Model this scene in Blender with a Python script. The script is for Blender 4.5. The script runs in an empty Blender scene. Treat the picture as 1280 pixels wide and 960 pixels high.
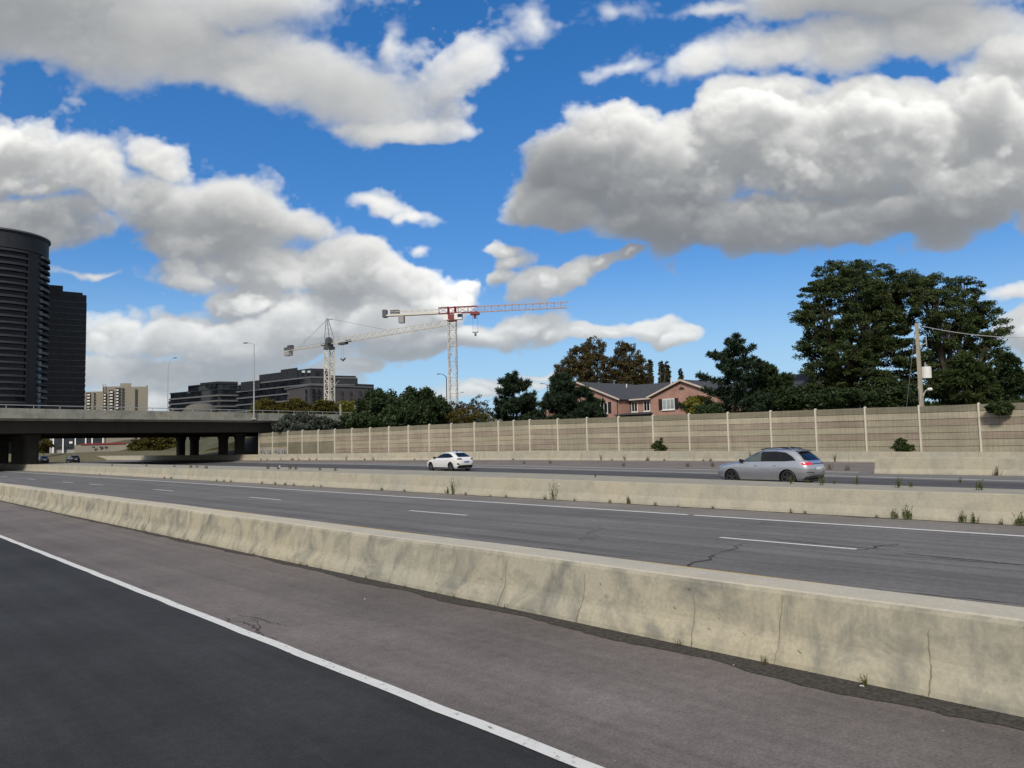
import bpy, bmesh, math, random
import numpy as np
from mathutils import Vector, Matrix

random.seed(7)
rng = np.random.default_rng(7)
sc = bpy.context.scene
COL = sc.collection

# ------------------------------------------------------------------ camera maths
FPX = 960.0
CAM_H = 2.3
def _setup():
    vd = np.array([-248. - 640, 573. - 480, FPX]); vd /= np.linalg.norm(vd)
    up = np.cross(vd, np.array([1, -0.024, 0.0])); up /= np.linalg.norm(up)
    if up[1] > 0: up = -up
    return np.array([np.cross(vd, up), vd, up])
RW = _setup()
FWD = RW[:2, 2] / np.hypot(RW[0, 2], RW[1, 2])
RGT = np.array([FWD[1], -FWD[0]])
CAMP = np.array([0, 0, CAM_H])
def ray(px, py): return RW @ np.array([px - 640, py - 480, FPX])
def ground(px, py, z=0.0):
    d = ray(px, py); return d * ((z - CAM_H) / d[2]) + CAMP
def at_x(px, py, X):
    d = ray(px, py); return d * (X / d[0]) + CAMP
def at_d(px, py, D):
    d = ray(px, py); return d * (D / (d[:2] @ FWD)) + CAMP
def on_line(px, py, P0, u):
    d = ray(px, py); n = np.array([-u[1], u[0]])
    return d * ((n @ P0) / (n @ d[:2])) + CAMP
def hz(px): return 567.14 - 0.024 * px

# ------------------------------------------------------------------ mesh builder
class MB:
    def __init__(s, org=(0, 0, 0)): s.v = []; s.f = []; s.m = []; s.org = tuple(org)
    def add(s, vs, fs, m=0):
        b = len(s.v); o = s.org; s.v.extend([(float(q[0]) - o[0], float(q[1]) - o[1], float(q[2]) - o[2]) for q in vs])
        for f in fs: s.f.append([b + i for i in f]); s.m.append(m)
    def hexa(s, p, m=0):      # 8 points: bottom 4, top 4
        s.add(p, [(3, 2, 1, 0), (4, 5, 6, 7), (0, 1, 5, 4), (1, 2, 6, 5), (2, 3, 7, 6), (3, 0, 4, 7)], m)
    def box(s, x0, x1, y0, y1, z0, z1, m=0):
        s.hexa([(x0, y0, z0), (x1, y0, z0), (x1, y1, z0), (x0, y1, z0), (x0, y0, z1), (x1, y0, z1), (x1, y1, z1), (x0, y1, z1)], m)
    def obox(s, c, ax, ay, az, m=0):   # centre and half axes
        c, ax, ay, az = map(np.asarray, (c, ax, ay, az))
        s.hexa([c - ax - ay - az, c + ax - ay - az, c + ax + ay - az, c - ax + ay - az,
                c - ax - ay + az, c + ax - ay + az, c + ax + ay + az, c - ax + ay + az], m)
    def tube(s, pts, r, n=6, m=0, cap=True):
        pts = [np.asarray(p, float) for p in pts]
        rs = r if hasattr(r, '__len__') else [r] * len(pts)
        vs = []; fs = []
        for i, p in enumerate(pts):
            t = pts[min(i + 1, len(pts) - 1)] - pts[max(i - 1, 0)]
            t = t / (np.linalg.norm(t) + 1e-9)
            a = np.cross(t, [0, 0, 1.0] if abs(t[2]) < .9 else [1.0, 0, 0]); a /= np.linalg.norm(a)
            b = np.cross(t, a)
            for k in range(n):
                q = 2 * math.pi * (k + .5) / n
                vs.append(p + rs[i] * (math.cos(q) * a + math.sin(q) * b))
        for i in range(len(pts) - 1):
            for k in range(n):
                k2 = (k + 1) % n
                fs.append((i * n + k, i * n + k2, (i + 1) * n + k2, (i + 1) * n + k))
        if cap:
            fs.append(tuple(range(n))[::-1]); fs.append(tuple((len(pts) - 1) * n + k for k in range(n)))
        s.add(vs, fs, m)
    def prism(s, poly, z0, z1, m=0):
        n = len(poly)
        a = sum(poly[i][0] * poly[(i + 1) % n][1] - poly[(i + 1) % n][0] * poly[i][1] for i in range(n))
        if a < 0: poly = poly[::-1]
        vs = [(p[0], p[1], z0) for p in poly] + [(p[0], p[1], z1) for p in poly]
        fs = [tuple(range(n))[::-1], tuple(range(n, 2 * n))] + [(i, (i + 1) % n, n + (i + 1) % n, n + i) for i in range(n)]
        s.add(vs, fs, m)
    def build(s, name, mats, parent=None, smooth=False):
        me = bpy.data.meshes.new(name)
        me.from_pydata(s.v, [], s.f)
        if not isinstance(mats, (list, tuple)): mats = [mats]
        for q in mats: me.materials.append(q)
        if len(mats) > 1: me.polygons.foreach_set('material_index', s.m)
        if smooth: me.polygons.foreach_set('use_smooth', [True] * len(s.f))
        me.update()
        o = bpy.data.objects.new(name, me); COL.objects.link(o)
        if parent is not None:
            o.parent = parent; o.matrix_parent_inverse = Matrix.Identity(4)
        return o

def tag(o, label, cat, group=None):
    o['label'] = label; o['category'] = cat
    if group: o['group'] = group
    return o
def struct(o): o['kind'] = 'structure'; return o
def thing(name, label, cat, loc=(0, 0, 0), rz=0, group=None):
    o = bpy.data.objects.new(name, None); COL.objects.link(o)
    o.empty_display_size = .3
    o.location = loc; o.rotation_euler = (0, 0, rz)
    return tag(o, label, cat, group)
def copy_tree(o, parent=None):
    c = o.copy(); COL.objects.link(c)
    if parent is not None: c.parent = parent
    for ch in [q for q in bpy.data.objects if q.parent == o]: copy_tree(ch, c)
    return c

# ------------------------------------------------------------------ materials
def new_mat(name):
    m = bpy.data.materials.new(name); m.use_nodes = True
    nt = m.node_tree; b = nt.nodes['Principled BSDF']
    return m, nt, b
def N(nt, t, **kw):
    n = nt.nodes.new(t)
    for k, v in kw.items():
        if k in ('operation', 'data_type', 'blend_type', 'interpolation', 'vector_type', 'noise_dimensions', 'feature', 'distance', 'sky_type', 'musgrave_type', 'use_clamp', 'clamp'): setattr(n, k, v)
    return n
def noise(nt, vec, scale, detail=4, rough=.55, stretch=None, dist=0.):
    if stretch is not None:
        mp = nt.nodes.new('ShaderNodeMapping'); mp.inputs['Scale'].default_value = stretch
        nt.links.new(vec, mp.inputs['Vector']); vec = mp.outputs['Vector']
    n = nt.nodes.new('ShaderNodeTexNoise'); n.inputs['Scale'].default_value = scale
    n.inputs['Detail'].default_value = detail; n.inputs['Roughness'].default_value = rough; n.inputs['Distortion'].default_value = dist
    nt.links.new(vec, n.inputs['Vector']); return n.outputs['Fac']
def ramp(nt, fac, stops):
    r = nt.nodes.new('ShaderNodeValToRGB')
    e = r.color_ramp.elements
    while len(e) < len(stops): e.new(.5)
    for q, (p, c) in zip(e, stops):
        q.position = p; q.color = (*c, 1) if hasattr(c, '__len__') else (c, c, c, 1)
    nt.links.new(fac, r.inputs['Fac']); return r.outputs['Color']
def mixc(nt, fac, a, b, mode='MIX'):
    m = nt.nodes.new('ShaderNodeMix'); m.data_type = 'RGBA'; m.blend_type = mode
    for inp, v in ((0, fac), (6, a), (7, b)):
        if isinstance(v, bpy.types.NodeSocket): nt.links.new(v, m.inputs[inp])
        elif inp == 0: m.inputs[0].default_value = v
        else: m.inputs[inp].default_value = (*v, 1)
    return m.outputs[2]
def objco(nt):
    return nt.nodes.new('ShaderNodeTexCoord').outputs['Object']
def bump(nt, b, h, strength=.3, dist=.02):
    n = nt.nodes.new('ShaderNodeBump'); n.inputs['Strength'].default_value = strength; n.inputs['Distance'].default_value = dist
    nt.links.new(h, n.inputs['Height']); nt.links.new(n.outputs['Normal'], b.inputs['Normal'])
def mat_plain(name, col, rough=.6, metal=0., var=.12, scale=3., coat=0., spec=.5):
    m, nt, b = new_mat(name)
    b.inputs['Roughness'].default_value = rough; b.inputs['Metallic'].default_value = metal
    b.inputs['Coat Weight'].default_value = coat; b.inputs['Specular IOR Level'].default_value = spec
    if var:
        f = noise(nt, objco(nt), scale, 5)
        lo = tuple(c * (1 - var) for c in col); hi = tuple(min(1, c * (1 + var)) for c in col)
        nt.links.new(ramp(nt, f, [(.3, lo), (.7, hi)]), b.inputs['Base Color'])
    else: b.inputs['Base Color'].default_value = (*col, 1)
    return m
def mat_asphalt(name, col, streak=.18, patch=.2, pebble=False, crack=.0):
    m, nt, b = new_mat(name); co = objco(nt)
    fine = noise(nt, co, 38, 3, .7)
    big = noise(nt, co, .35, 6, .6)
    st = noise(nt, co, 1.0, 5, .6, (1.6, .045, 1))
    st2 = noise(nt, co, 1.0, 4, .65, (5.0, .09, 1))
    base = ramp(nt, fine, [(.25, tuple(c * .62 for c in col)), (.75, tuple(c * 1.38 for c in col))])
    speck = noise(nt, co, 130, 2, .8)
    base = mixc(nt, ramp(nt, speck, [(.60, 0.), (.74, .55)]), base, tuple(min(1, c * 2.1 + .03) for c in col))
    base = mixc(nt, 1., base, ramp(nt, noise(nt, co, 7, 4, .7), [(.3, .84), (.7, 1.16)]), 'MULTIPLY')
    oil = noise(nt, co, .9, 5, .7, (1.2, .30, 1), .4)
    base = mixc(nt, ramp(nt, oil, [(.60, 0.), (.78, .35)]), base, tuple(c * .55 for c in col))
    c1 = mixc(nt, 1.0, base, ramp(nt, st, [(.3, 1 - streak), (.5, 1.0), (.72, 1 + streak)]), 'MULTIPLY')
    c1 = mixc(nt, 1.0, c1, ramp(nt, st2, [(.35, 1 - streak * .8), (.5, 1.), (.7, 1 + streak * .35)]), 'MULTIPLY')
    c2 = mixc(nt, 1.0, c1, ramp(nt, big, [(.3, 1 - patch), (.7, 1 + patch)]), 'MULTIPLY')
    if crack:
        v = nt.nodes.new('ShaderNodeTexVoronoi'); v.feature = 'DISTANCE_TO_EDGE'; v.inputs['Scale'].default_value = .22
        wv = nt.nodes.new('ShaderNodeVectorMath'); wv.operation = 'MULTIPLY_ADD'
        nz = nt.nodes.new('ShaderNodeTexNoise'); nz.inputs['Scale'].default_value = 1.3; nz.inputs['Detail'].default_value = 5
        nt.links.new(co, nz.inputs['Vector']); nt.links.new(nz.outputs['Color'], wv.inputs[0])
        wv.inputs[1].default_value = (1.5, 1.5, 0); nt.links.new(co, wv.inputs[2])
        nt.links.new(wv.outputs[0], v.inputs['Vector'])
        msk = noise(nt, co, .13, 3)
        k = nt.nodes.new('ShaderNodeMath'); k.operation = 'LESS_THAN'; k.inputs[1].default_value = .0028
        nt.links.new(v.outputs['Distance'], k.inputs[0])
        k2 = nt.nodes.new('ShaderNodeMath'); k2.operation = 'MULTIPLY'; nt.links.new(k.outputs[0], k2.inputs[0])
        nt.links.new(ramp(nt, msk, [(.52, 0.), (.6, crack)]), k2.inputs[1])
        c2 = mixc(nt, k2.outputs[0], c2, (.015, .014, .013))
    if pebble:
        pv = nt.nodes.new('ShaderNodeTexVoronoi'); pv.inputs['Scale'].default_value = 3.2; nt.links.new(co, pv.inputs['Vector'])
        pk = nt.nodes.new('ShaderNodeMath'); pk.operation = 'LESS_THAN'; pk.inputs[1].default_value = .035; nt.links.new(pv.outputs['Distance'], pk.inputs[0])
        pr = nt.nodes.new('ShaderNodeSeparateColor'); nt.links.new(pv.outputs['Color'], pr.inputs[0])
        pp = nt.nodes.new('ShaderNodeMath'); pp.operation = 'MULTIPLY'; nt.links.new(pk.outputs[0], pp.inputs[0]); nt.links.new(ramp(nt, pr.outputs[0], [(.55, 0.), (.6, .75)]), pp.inputs[1])
        c2 = mixc(nt, pp.outputs[0], c2, (.34, .31, .28))
    nt.links.new(c2, b.inputs['Base Color'])
    b.inputs['Roughness'].default_value = .85; b.inputs['Specular IOR Level'].default_value = .3
    bump(nt, b, fine, .5, .012)
    return m
def mat_concrete(name, col, stain=.5, warm=(1.0, .96, .86), sc_=1.0, dark=(.55, .54, .5)):
    m, nt, b = new_mat(name); co = objco(nt)
    fine = noise(nt, co, 22 * sc_, 4, .65)
    blot = noise(nt, co, 1.5 * sc_, 7, .66, None, .6)
    drip = noise(nt, co, 1.0 * sc_, 6, .65, (2.6, 2.6, .55))
    big = noise(nt, co, .33 * sc_, 3, .5)
    base = ramp(nt, fine, [(.3, tuple(c * .88 for c in col)), (.7, tuple(c * 1.1 for c in col))])
    c = mixc(nt, 1.0, base, ramp(nt, big, [(.3, (.92, .92, .92)), (.7, (1.08 * warm[0], 1.06 * warm[1], 1.06 * warm[2]))]), 'MULTIPLY')
    c = mixc(nt, ramp(nt, blot, [(.46, 0.), (.68, stain)]), c, tuple(q * d for q, d in zip(col, dark)))
    c = mixc(nt, ramp(nt, drip, [(.52, 0.), (.74, stain * .9)]), c, tuple(q * d * 1.05 for q, d in zip(col, dark)))
    nt.links.new(c, b.inputs['Base Color']); b.inputs['Roughness'].default_value = .9; b.inputs['Specular IOR Level'].default_value = .25
    bump(nt, b, fine, .25, .01)
    return m
def mat_leaf(name, c1, c2, trans=.25, hue=None):
    m, nt, b = new_mat(name)
    g = nt.nodes.new('ShaderNodeNewGeometry')
    big = noise(nt, objco(nt), .35, 3)
    mx = nt.nodes.new('ShaderNodeMath'); mx.operation = 'MULTIPLY_ADD'; mx.inputs[1].default_value = .6; 
    nt.links.new(g.outputs['Random Per Island'], mx.inputs[0])
    s2 = nt.nodes.new('ShaderNodeMath'); s2.operation = 'MULTIPLY_ADD'; s2.inputs[1].default_value = .9; s2.inputs[2].default_value = -.25
    nt.links.new(big, s2.inputs[0]); nt.links.new(s2.outputs[0], mx.inputs[2])
    stops = [(.1, c1), (.85, c2)]
    if hue: stops = [(.08, c1), (.6, c2), (.95, hue)]
    col = ramp(nt, mx.outputs[0], stops)
    nt.links.new(col, b.inputs['Base Color'])
    b.inputs['Roughness'].default_value = .6; b.inputs['Specular IOR Level'].default_value = .25
    if trans:
        t = nt.nodes.new('ShaderNodeBsdfTranslucent'); nt.links.new(col, t.inputs['Color'])
        ms = nt.nodes.new('ShaderNodeMixShader'); ms.inputs[0].default_value = trans
        out = nt.nodes['Material Output']
        nt.links.new(b.outputs[0], ms.inputs[1]); nt.links.new(t.outputs[0], ms.inputs[2]); nt.links.new(ms.outputs[0], out.inputs['Surface'])
    return m
def mat_brick(name, c1, c2, mortar, scale=1.0, axis='x'):
    m, nt, b = new_mat(name); co = objco(nt)
    sep = nt.nodes.new('ShaderNodeSeparateXYZ'); nt.links.new(co, sep.inputs[0])
    cmb = nt.nodes.new('ShaderNodeCombineXYZ')
    ad = nt.nodes.new('ShaderNodeMath'); ad.operation = 'ADD'
    nt.links.new(sep.outputs[0], ad.inputs[0]); nt.links.new(sep.outputs[1], ad.inputs[1])
    nt.links.new(ad.outputs[0], cmb.inputs[0]); nt.links.new(sep.outputs[2], cmb.inputs[1])
    br = nt.nodes.new('ShaderNodeTexBrick'); nt.links.new(cmb.outputs[0], br.inputs['Vector'])
    br.inputs['Color1'].default_value = (*c1, 1); br.inputs['Color2'].default_value = (*c2, 1); br.inputs['Mortar'].default_value = (*mortar, 1)
    br.inputs['Scale'].default_value = scale; br.inputs['Mortar Size'].default_value = .008
    br.inputs['Brick Width'].default_value = .22; br.inputs['Row Height'].default_value = .075
    c = mixc(nt, 1., br.outputs['Color'], ramp(nt, noise(nt, co, .6, 5), [(.3, .82), (.7, 1.15)]), 'MULTIPLY')
    nt.links.new(c, b.inputs['Base Color']); b.inputs['Roughness'].default_value = .9
    return m
def mat_glass(name, col=(.02, .03, .04), rough=.05, spec=.6):
    m, nt, b = new_mat(name)
    g = nt.nodes.new('ShaderNodeNewGeometry')
    nt.links.new(ramp(nt, noise(nt, objco(nt), .45, 3), [(.35, tuple(c * .5 for c in col)), (.7, tuple(c * 1.6 for c in col))]), b.inputs['Base Color'])
    b.inputs['Roughness'].default_value = rough; b.inputs['Specular IOR Level'].default_value = spec
    return m

M = {}
M['lane'] = mat_asphalt('dark_asphalt', (.037, .039, .040), .16, .30, crack=.5)
M['shoulder'] = mat_asphalt('shoulder_asphalt', (.168, .147, .137), .14, .22, True, crack=.5)
M['road'] = mat_asphalt('road_asphalt', (.158, .152, .146), .24, .12, crack=.45)
M['road_edge'] = mat_asphalt('road_edge_asphalt', (.205, .192, .176), .12, .15)
M['lane_far'] = mat_asphalt('collector_lane_asphalt', (.085, .083, .086), .22, .12)
M['road_far'] = mat_asphalt('collector_asphalt', (.185, .18, .17), .22, .12)
M['ramp'] = mat_asphalt('ramp_asphalt', (.195, .170, .155), .12, .15)
M['paint'] = mat_plain('road_paint', (.72, .72, .68), .7, var=.14, scale=6)
M['yellow'] = mat_plain('yellow_paint', (.60, .38, .06), .7, var=.12, scale=6)
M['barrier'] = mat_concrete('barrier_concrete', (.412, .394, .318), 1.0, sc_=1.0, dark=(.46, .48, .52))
M['barrier_top'] = mat_concrete('barrier_lit_top_concrete', (.54, .51, .43), .25)  # brighter light on the top put into a paler, less stained concrete
M['barrier2'] = mat_concrete('median_concrete', (.42, .404, .338), .55, sc_=.8, dark=(.62, .63, .64))
M['cap'] = mat_concrete('cap_concrete', (.36, .35, .30), .35)
M['crack'] = mat_plain('crack_dark', (.20, .178, .13), .95, var=.4, scale=9)
M['dirt'] = mat_plain('dirt', (.050, .045, .038), .95, var=.65, scale=22)
M['grass'] = mat_plain('grass_ground', (.075, .075, .035), .95, var=.4, scale=.4)
M['bridge'] = mat_concrete('bridge_concrete', (.34, .35, .325), .8, sc_=.5)
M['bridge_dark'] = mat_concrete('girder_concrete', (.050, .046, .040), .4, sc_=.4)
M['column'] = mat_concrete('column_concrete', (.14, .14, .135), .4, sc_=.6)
M['steel'] = mat_plain('galvanised_steel', (.42, .43, .42), .5, .3, var=.08)
M['pole_dark'] = mat_plain('dark_lamp_metal', (.05, .055, .06), .5, .3, var=.1)
M['pole_conc'] = mat_concrete('pole_concrete', (.40, .37, .31), .3)
M['white'] = mat_plain('white_paint', (.78, .78, .76), .5, var=.05)
M['post'] = mat_concrete('post_concrete', (.66, .64, .58), .2)
M['crane_white'] = mat_plain('crane_white', (.62, .60, .55), .5, var=.1)
M['crane_pink'] = mat_plain('crane_faded_red', (.42, .33, .31), .5, var=.15)
M['crane_mid'] = mat_plain('crane_mid_grey', (.26, .26, .26), .5, var=.1)
M['crane_grey'] = mat_plain('crane_grey', (.075, .08, .09), .5, var=.15)
M['crane_red'] = mat_plain('crane_red', (.20, .022, .028), .5, var=.15)
M['black'] = mat_plain('black_rubber_and_shade', (.012, .012, .013), .6, var=.2)
M['dark'] = mat_plain('dark_metal', (.03, .032, .036), .5, var=.2)
M['glass_dark'] = mat_glass('dark_window_glass', (.012, .016, .022))
M['glass_blue'] = mat_glass('blue_tower_glass', (.010, .015, .022), .18, .22)
M['slab'] = mat_concrete('slab_concrete', (.33, .34, .36), .3, sc_=.2)
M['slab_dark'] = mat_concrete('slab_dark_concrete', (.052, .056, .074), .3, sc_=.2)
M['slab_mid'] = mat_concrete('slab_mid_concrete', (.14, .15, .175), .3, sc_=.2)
M['charcoal'] = mat_plain('charcoal_cladding', (.016, .020, .028), .7, var=.25, scale=.5)
M['mauve'] = mat_brick('dark_mauve_brick', (.055, .052, .062), (.07, .062, .07), (.09, .09, .095))
M['beige'] = mat_concrete('beige_concrete', (.25, .24, .21), .15, sc_=.1)
M['brick'] = mat_brick('red_brick', (.35, .165, .125), (.42, .215, .17), (.46, .38, .33))
M['roof'] = mat_plain('dark_shingles', (.055, .06, .068), .9, var=.3, scale=5)
M['trim'] = mat_plain('pale_trim', (.60, .52, .44), .6, var=.08)
M['shutter'] = mat_plain('dark_shutter', (.022, .015, .020), .6, var=.2)
M['curtain'] = mat_glass('curtained_glass', (.34, .40, .42), .1, .5)
M['bark'] = mat_plain('bark', (.050, .040, .030), .95, var=.4, scale=6)
M['bark_grey'] = mat_plain('grey_bark', (.085, .075, .062), .95, var=.4, scale=6)
M['leaf_locust'] = mat_leaf('locust_leaves', (.018, .034, .011), (.068, .098, .032), .25, (.125, .152, .052))
M['leaf_pine'] = mat_leaf('pine_needles', (.009, .021, .012), (.036, .062, .030), .08)
M['leaf_conif'] = mat_leaf('conifer_needles', (.012, .026, .009), (.046, .073, .024), .1)
M['leaf_cedar'] = mat_leaf('light_conifer_needles', (.020, .038, .010), (.068, .092, .026), .1)
M['leaf_brown'] = mat_leaf('bronze_autumn_leaves', (.026, .028, .011), (.098, .078, .032), .25, (.185, .138, .066))
M['leaf_yellow'] = mat_leaf('yellow_green_leaves', (.075, .080, .012), (.20, .20, .028), .3, (.32, .29, .06))
M['leaf_gold'] = mat_leaf('olive_gold_leaves', (.045, .045, .010), (.130, .110, .022), .25)
M['leaf_grey'] = mat_leaf('grey_green_leaves', (.042, .055, .042), (.105, .125, .098), .2)
M['leaf_dry'] = mat_leaf('dry_shrub_leaves', (.060, .045, .022), (.15, .11, .05), .2)
M['leaf_weed'] = mat_leaf('weed_leaves', (.060, .080, .016), (.15, .17, .045), .25)
M['leaf_weed_dry'] = mat_leaf('dry_weed_leaves', (.075, .060, .030), (.16, .125, .06), .2)
M['leaf_poplar'] = mat_leaf('poplar_leaves', (.028, .032, .014), (.075, .075, .035), .2)

# ------------------------------------------------------------------ world sky
def build_world():
    w = bpy.data.worlds.new('World'); sc.world = w; w.use_nodes = True
    nt = w.node_tree; nt.nodes.clear(); L = nt.links.new
    out = nt.nodes.new('ShaderNodeOutputWorld'); bg = nt.nodes.new('ShaderNodeBackground')
    bg.inputs['Strength'].default_value = SKY_STRENGTH
    L(bg.outputs[0], out.inputs[0])
    sky = nt.nodes.new('ShaderNodeTexSky'); sky.sky_type = 'NISHITA'; sky.sun_disc = False
    sky.sun_elevation = math.radians(SUN_EL); sky.sun_rotation = math.radians(SUN_ROT)
    sky.air_density = 1.0; sky.dust_density = .2; sky.ozone_density = 2.0
    tc = nt.nodes.new('ShaderNodeTexCoord'); D = tc.outputs['Generated']
    def dot(vec):
        n = nt.nodes.new('ShaderNodeVectorMath'); n.operation = 'DOT_PRODUCT'; L(D, n.inputs[0]); n.inputs[1].default_value = vec
        return n.outputs['Value']
    def math_(op, a, b=None, c=None):
        n = nt.nodes.new('ShaderNodeMath'); n.operation = op
        for i, v in enumerate((a, b, c)):
            if v is None: continue
            if isinstance(v, (int, float)): n.inputs[i].default_value = v
            else: L(v, n.inputs[i])
        return n.outputs[0]
    f0 = dot((FWD[0], FWD[1], 0)); f = math_('MAXIMUM', f0, .2)
    U = math_('DIVIDE', dot((RGT[0], RGT[1], 0)), f); V = math_('DIVIDE', dot((0, 0, 1)), f)
    cmb = nt.nodes.new('ShaderNodeCombineXYZ')
    L(math_('MULTIPLY_ADD', U, 1 / (CU1 - CU0), -CU0 / (CU1 - CU0)), cmb.inputs[0])
    L(math_('MULTIPLY_ADD', V, 1 / (CV1 - CV0), -CV0 / (CV1 - CV0)), cmb.inputs[1])
    im = nt.nodes.new('ShaderNodeTexImage'); im.image = cloud_field(); im.extension = 'EXTEND'; im.interpolation = 'Linear'
    L(cmb.outputs[0], im.inputs[0])
    # fine wisps broken up at render resolution
    hsv = nt.nodes.new('ShaderNodeHueSaturation'); hsv.inputs['Saturation'].default_value = SKY_SAT; hsv.inputs['Value'].default_value = SKY_VAL
    hsv.inputs['Hue'].default_value = SKY_HUE
    gm_ = nt.nodes.new('ShaderNodeGamma'); gm_.inputs['Gamma'].default_value = SKY_GAMMA; L(sky.outputs[0], gm_.inputs['Color'])
    tn = nt.nodes.new('ShaderNodeVectorMath'); tn.operation = 'MULTIPLY'; L(gm_.outputs[0], tn.inputs[0]); tn.inputs[1].default_value = SKY_TINT
    hzn = nt.nodes.new('ShaderNodeMapRange'); hzn.interpolation_type = 'SMOOTHSTEP'; L(dot((0, 0, 1)), hzn.inputs[0])
    hzn.inputs[1].default_value = .0; hzn.inputs[2].default_value = .24; hzn.inputs[3].default_value = .8; hzn.inputs[4].default_value = 0.
    hm = nt.nodes.new('ShaderNodeMix'); hm.data_type = 'RGBA'; L(hzn.outputs[0], hm.inputs[0]); L(hsv.outputs[0], hm.inputs[6]); hm.inputs[7].default_value = tuple(c / SKY_STRENGTH for c in (.40, .63, .84)) + (1,)
    L(tn.outputs[0], hsv.inputs['Color'])
    sc_n = nt.nodes.new('ShaderNodeVectorMath'); sc_n.operation = 'SCALE'; L(im.outputs[0], sc_n.inputs[0]); sc_n.inputs['Scale'].default_value = CLOUD_GAIN / SKY_STRENGTH
    mx = nt.nodes.new('ShaderNodeMix'); mx.data_type = 'RGBA'
    L(im.outputs['Alpha'], mx.inputs[0]); L(hm.outputs[2], mx.inputs[6]); L(sc_n.outputs[0], mx.inputs[7])
    # unseen sky behind the viewer: even grey-white added to whiten the ambient light
    bk = nt.nodes.new('ShaderNodeMapRange'); bk.interpolation_type = 'SMOOTHSTEP'; L(f0, bk.inputs[0]); bk.inputs[1].default_value = .15; bk.inputs[2].default_value = .40; bk.inputs[3].default_value = .72; bk.inputs[4].default_value = 0.
    m2 = nt.nodes.new('ShaderNodeMix'); m2.data_type = 'RGBA'; L(bk.outputs[0], m2.inputs[0]); L(mx.outputs[2], m2.inputs[6]); m2.inputs[7].default_value = tuple(c / SKY_STRENGTH for c in (.56, .545, .52)) + (1,)
    L(m2.outputs[2], bg.inputs['Color'])

CU0, CU1, CV0, CV1 = -1.05, 1.05, -.06, .80
def perlin(x, y, seed):
    r = np.random.default_rng(seed); a = r.random((128, 128)) * 2 * np.pi
    gx, gy = np.cos(a).astype(np.float32), np.sin(a).astype(np.float32)
    x0 = np.floor(x).astype(np.int32); y0 = np.floor(y).astype(np.int32); fx = (x - x0).astype(np.float32); fy = (y - y0).astype(np.float32)
    u = fx * fx * fx * (fx * (fx * 6 - 15) + 10); v = fy * fy * fy * (fy * (fy * 6 - 15) + 10)
    def gd(i, j):
        ii = (x0 + i) & 127; jj = (y0 + j) & 127
        return gx[ii, jj] * (fx - i) + gy[ii, jj] * (fy - j)
    n0 = gd(0, 0) * (1 - u) + gd(1, 0) * u; n1 = gd(0, 1) * (1 - u) + gd(1, 1) * u
    return n0 * (1 - v) + n1 * v
def fbm(x, y, oct_, seed, gain=.52, billow=False):
    s = 0; a = 1.; t = 0.
    for o in range(oct_):
        n = perlin(x * 2 ** o + 13.7 * o, y * 2 ** o + 7.3 * o, seed + o)
        s = s + a * (np.abs(n) * 2 - .5 if billow else n * 1.4); t += a; a *= gain
    return s / t
def sstep(a, b, x):
    t = np.clip((x - a) / (b - a), 0, 1); return t * t * (3 - 2 * t)
def uv_of(px, py):
    d = ray(px, py); den = d[:2] @ FWD; return (d[:2] @ RGT) / den, d[2] / den
def blur(a, n):
    for ax in (0, 1):
        for _ in range(2):
            k = 2 * n + 1
            p = np.concatenate([np.repeat(a.take([0], ax), n + 1, ax), a, np.repeat(a.take([-1], ax), n, ax)], ax)
            c = np.cumsum(p, ax, dtype=np.float64); 
            a = ((c.take(range(k, k + a.shape[ax]), ax) - c.take(range(0, a.shape[ax]), ax)) / k).astype(np.float32)
    return a
def bspl(n_out, cells, rngd):
    """cubic B-spline interpolation matrix from a coarse random lattice to n_out samples."""
    x = np.linspace(0, cells, n_out, endpoint=False, dtype=np.float32); i = np.floor(x).astype(int); f = x - i
    A = np.zeros((n_out, int(math.ceil(cells)) + 4), np.float32); r = np.arange(n_out)
    for k, wgt in enumerate(((1 - f) ** 3 / 6, (3 * f ** 3 - 6 * f ** 2 + 4) / 6, (-3 * f ** 3 + 3 * f ** 2 + 3 * f + 1) / 6, f ** 3 / 6)): A[r, i + k] = wgt
    return A
def noise3(shape, freq, ext, seed):
    K, H, W = shape; r = np.random.default_rng(seed)
    Aw, Av, Au = bspl(K, freq * ext[0], r), bspl(H, freq * ext[1] * 1.25, r), bspl(W, freq * ext[2], r)
    R = r.normal(size=(Aw.shape[1], Av.shape[1], Au.shape[1])).astype(np.float32)
    R = R @ Au.T
    R = np.matmul(Av[None], R)
    return (Aw @ R.reshape(R.shape[0], -1)).reshape(K, H, W)
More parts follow.
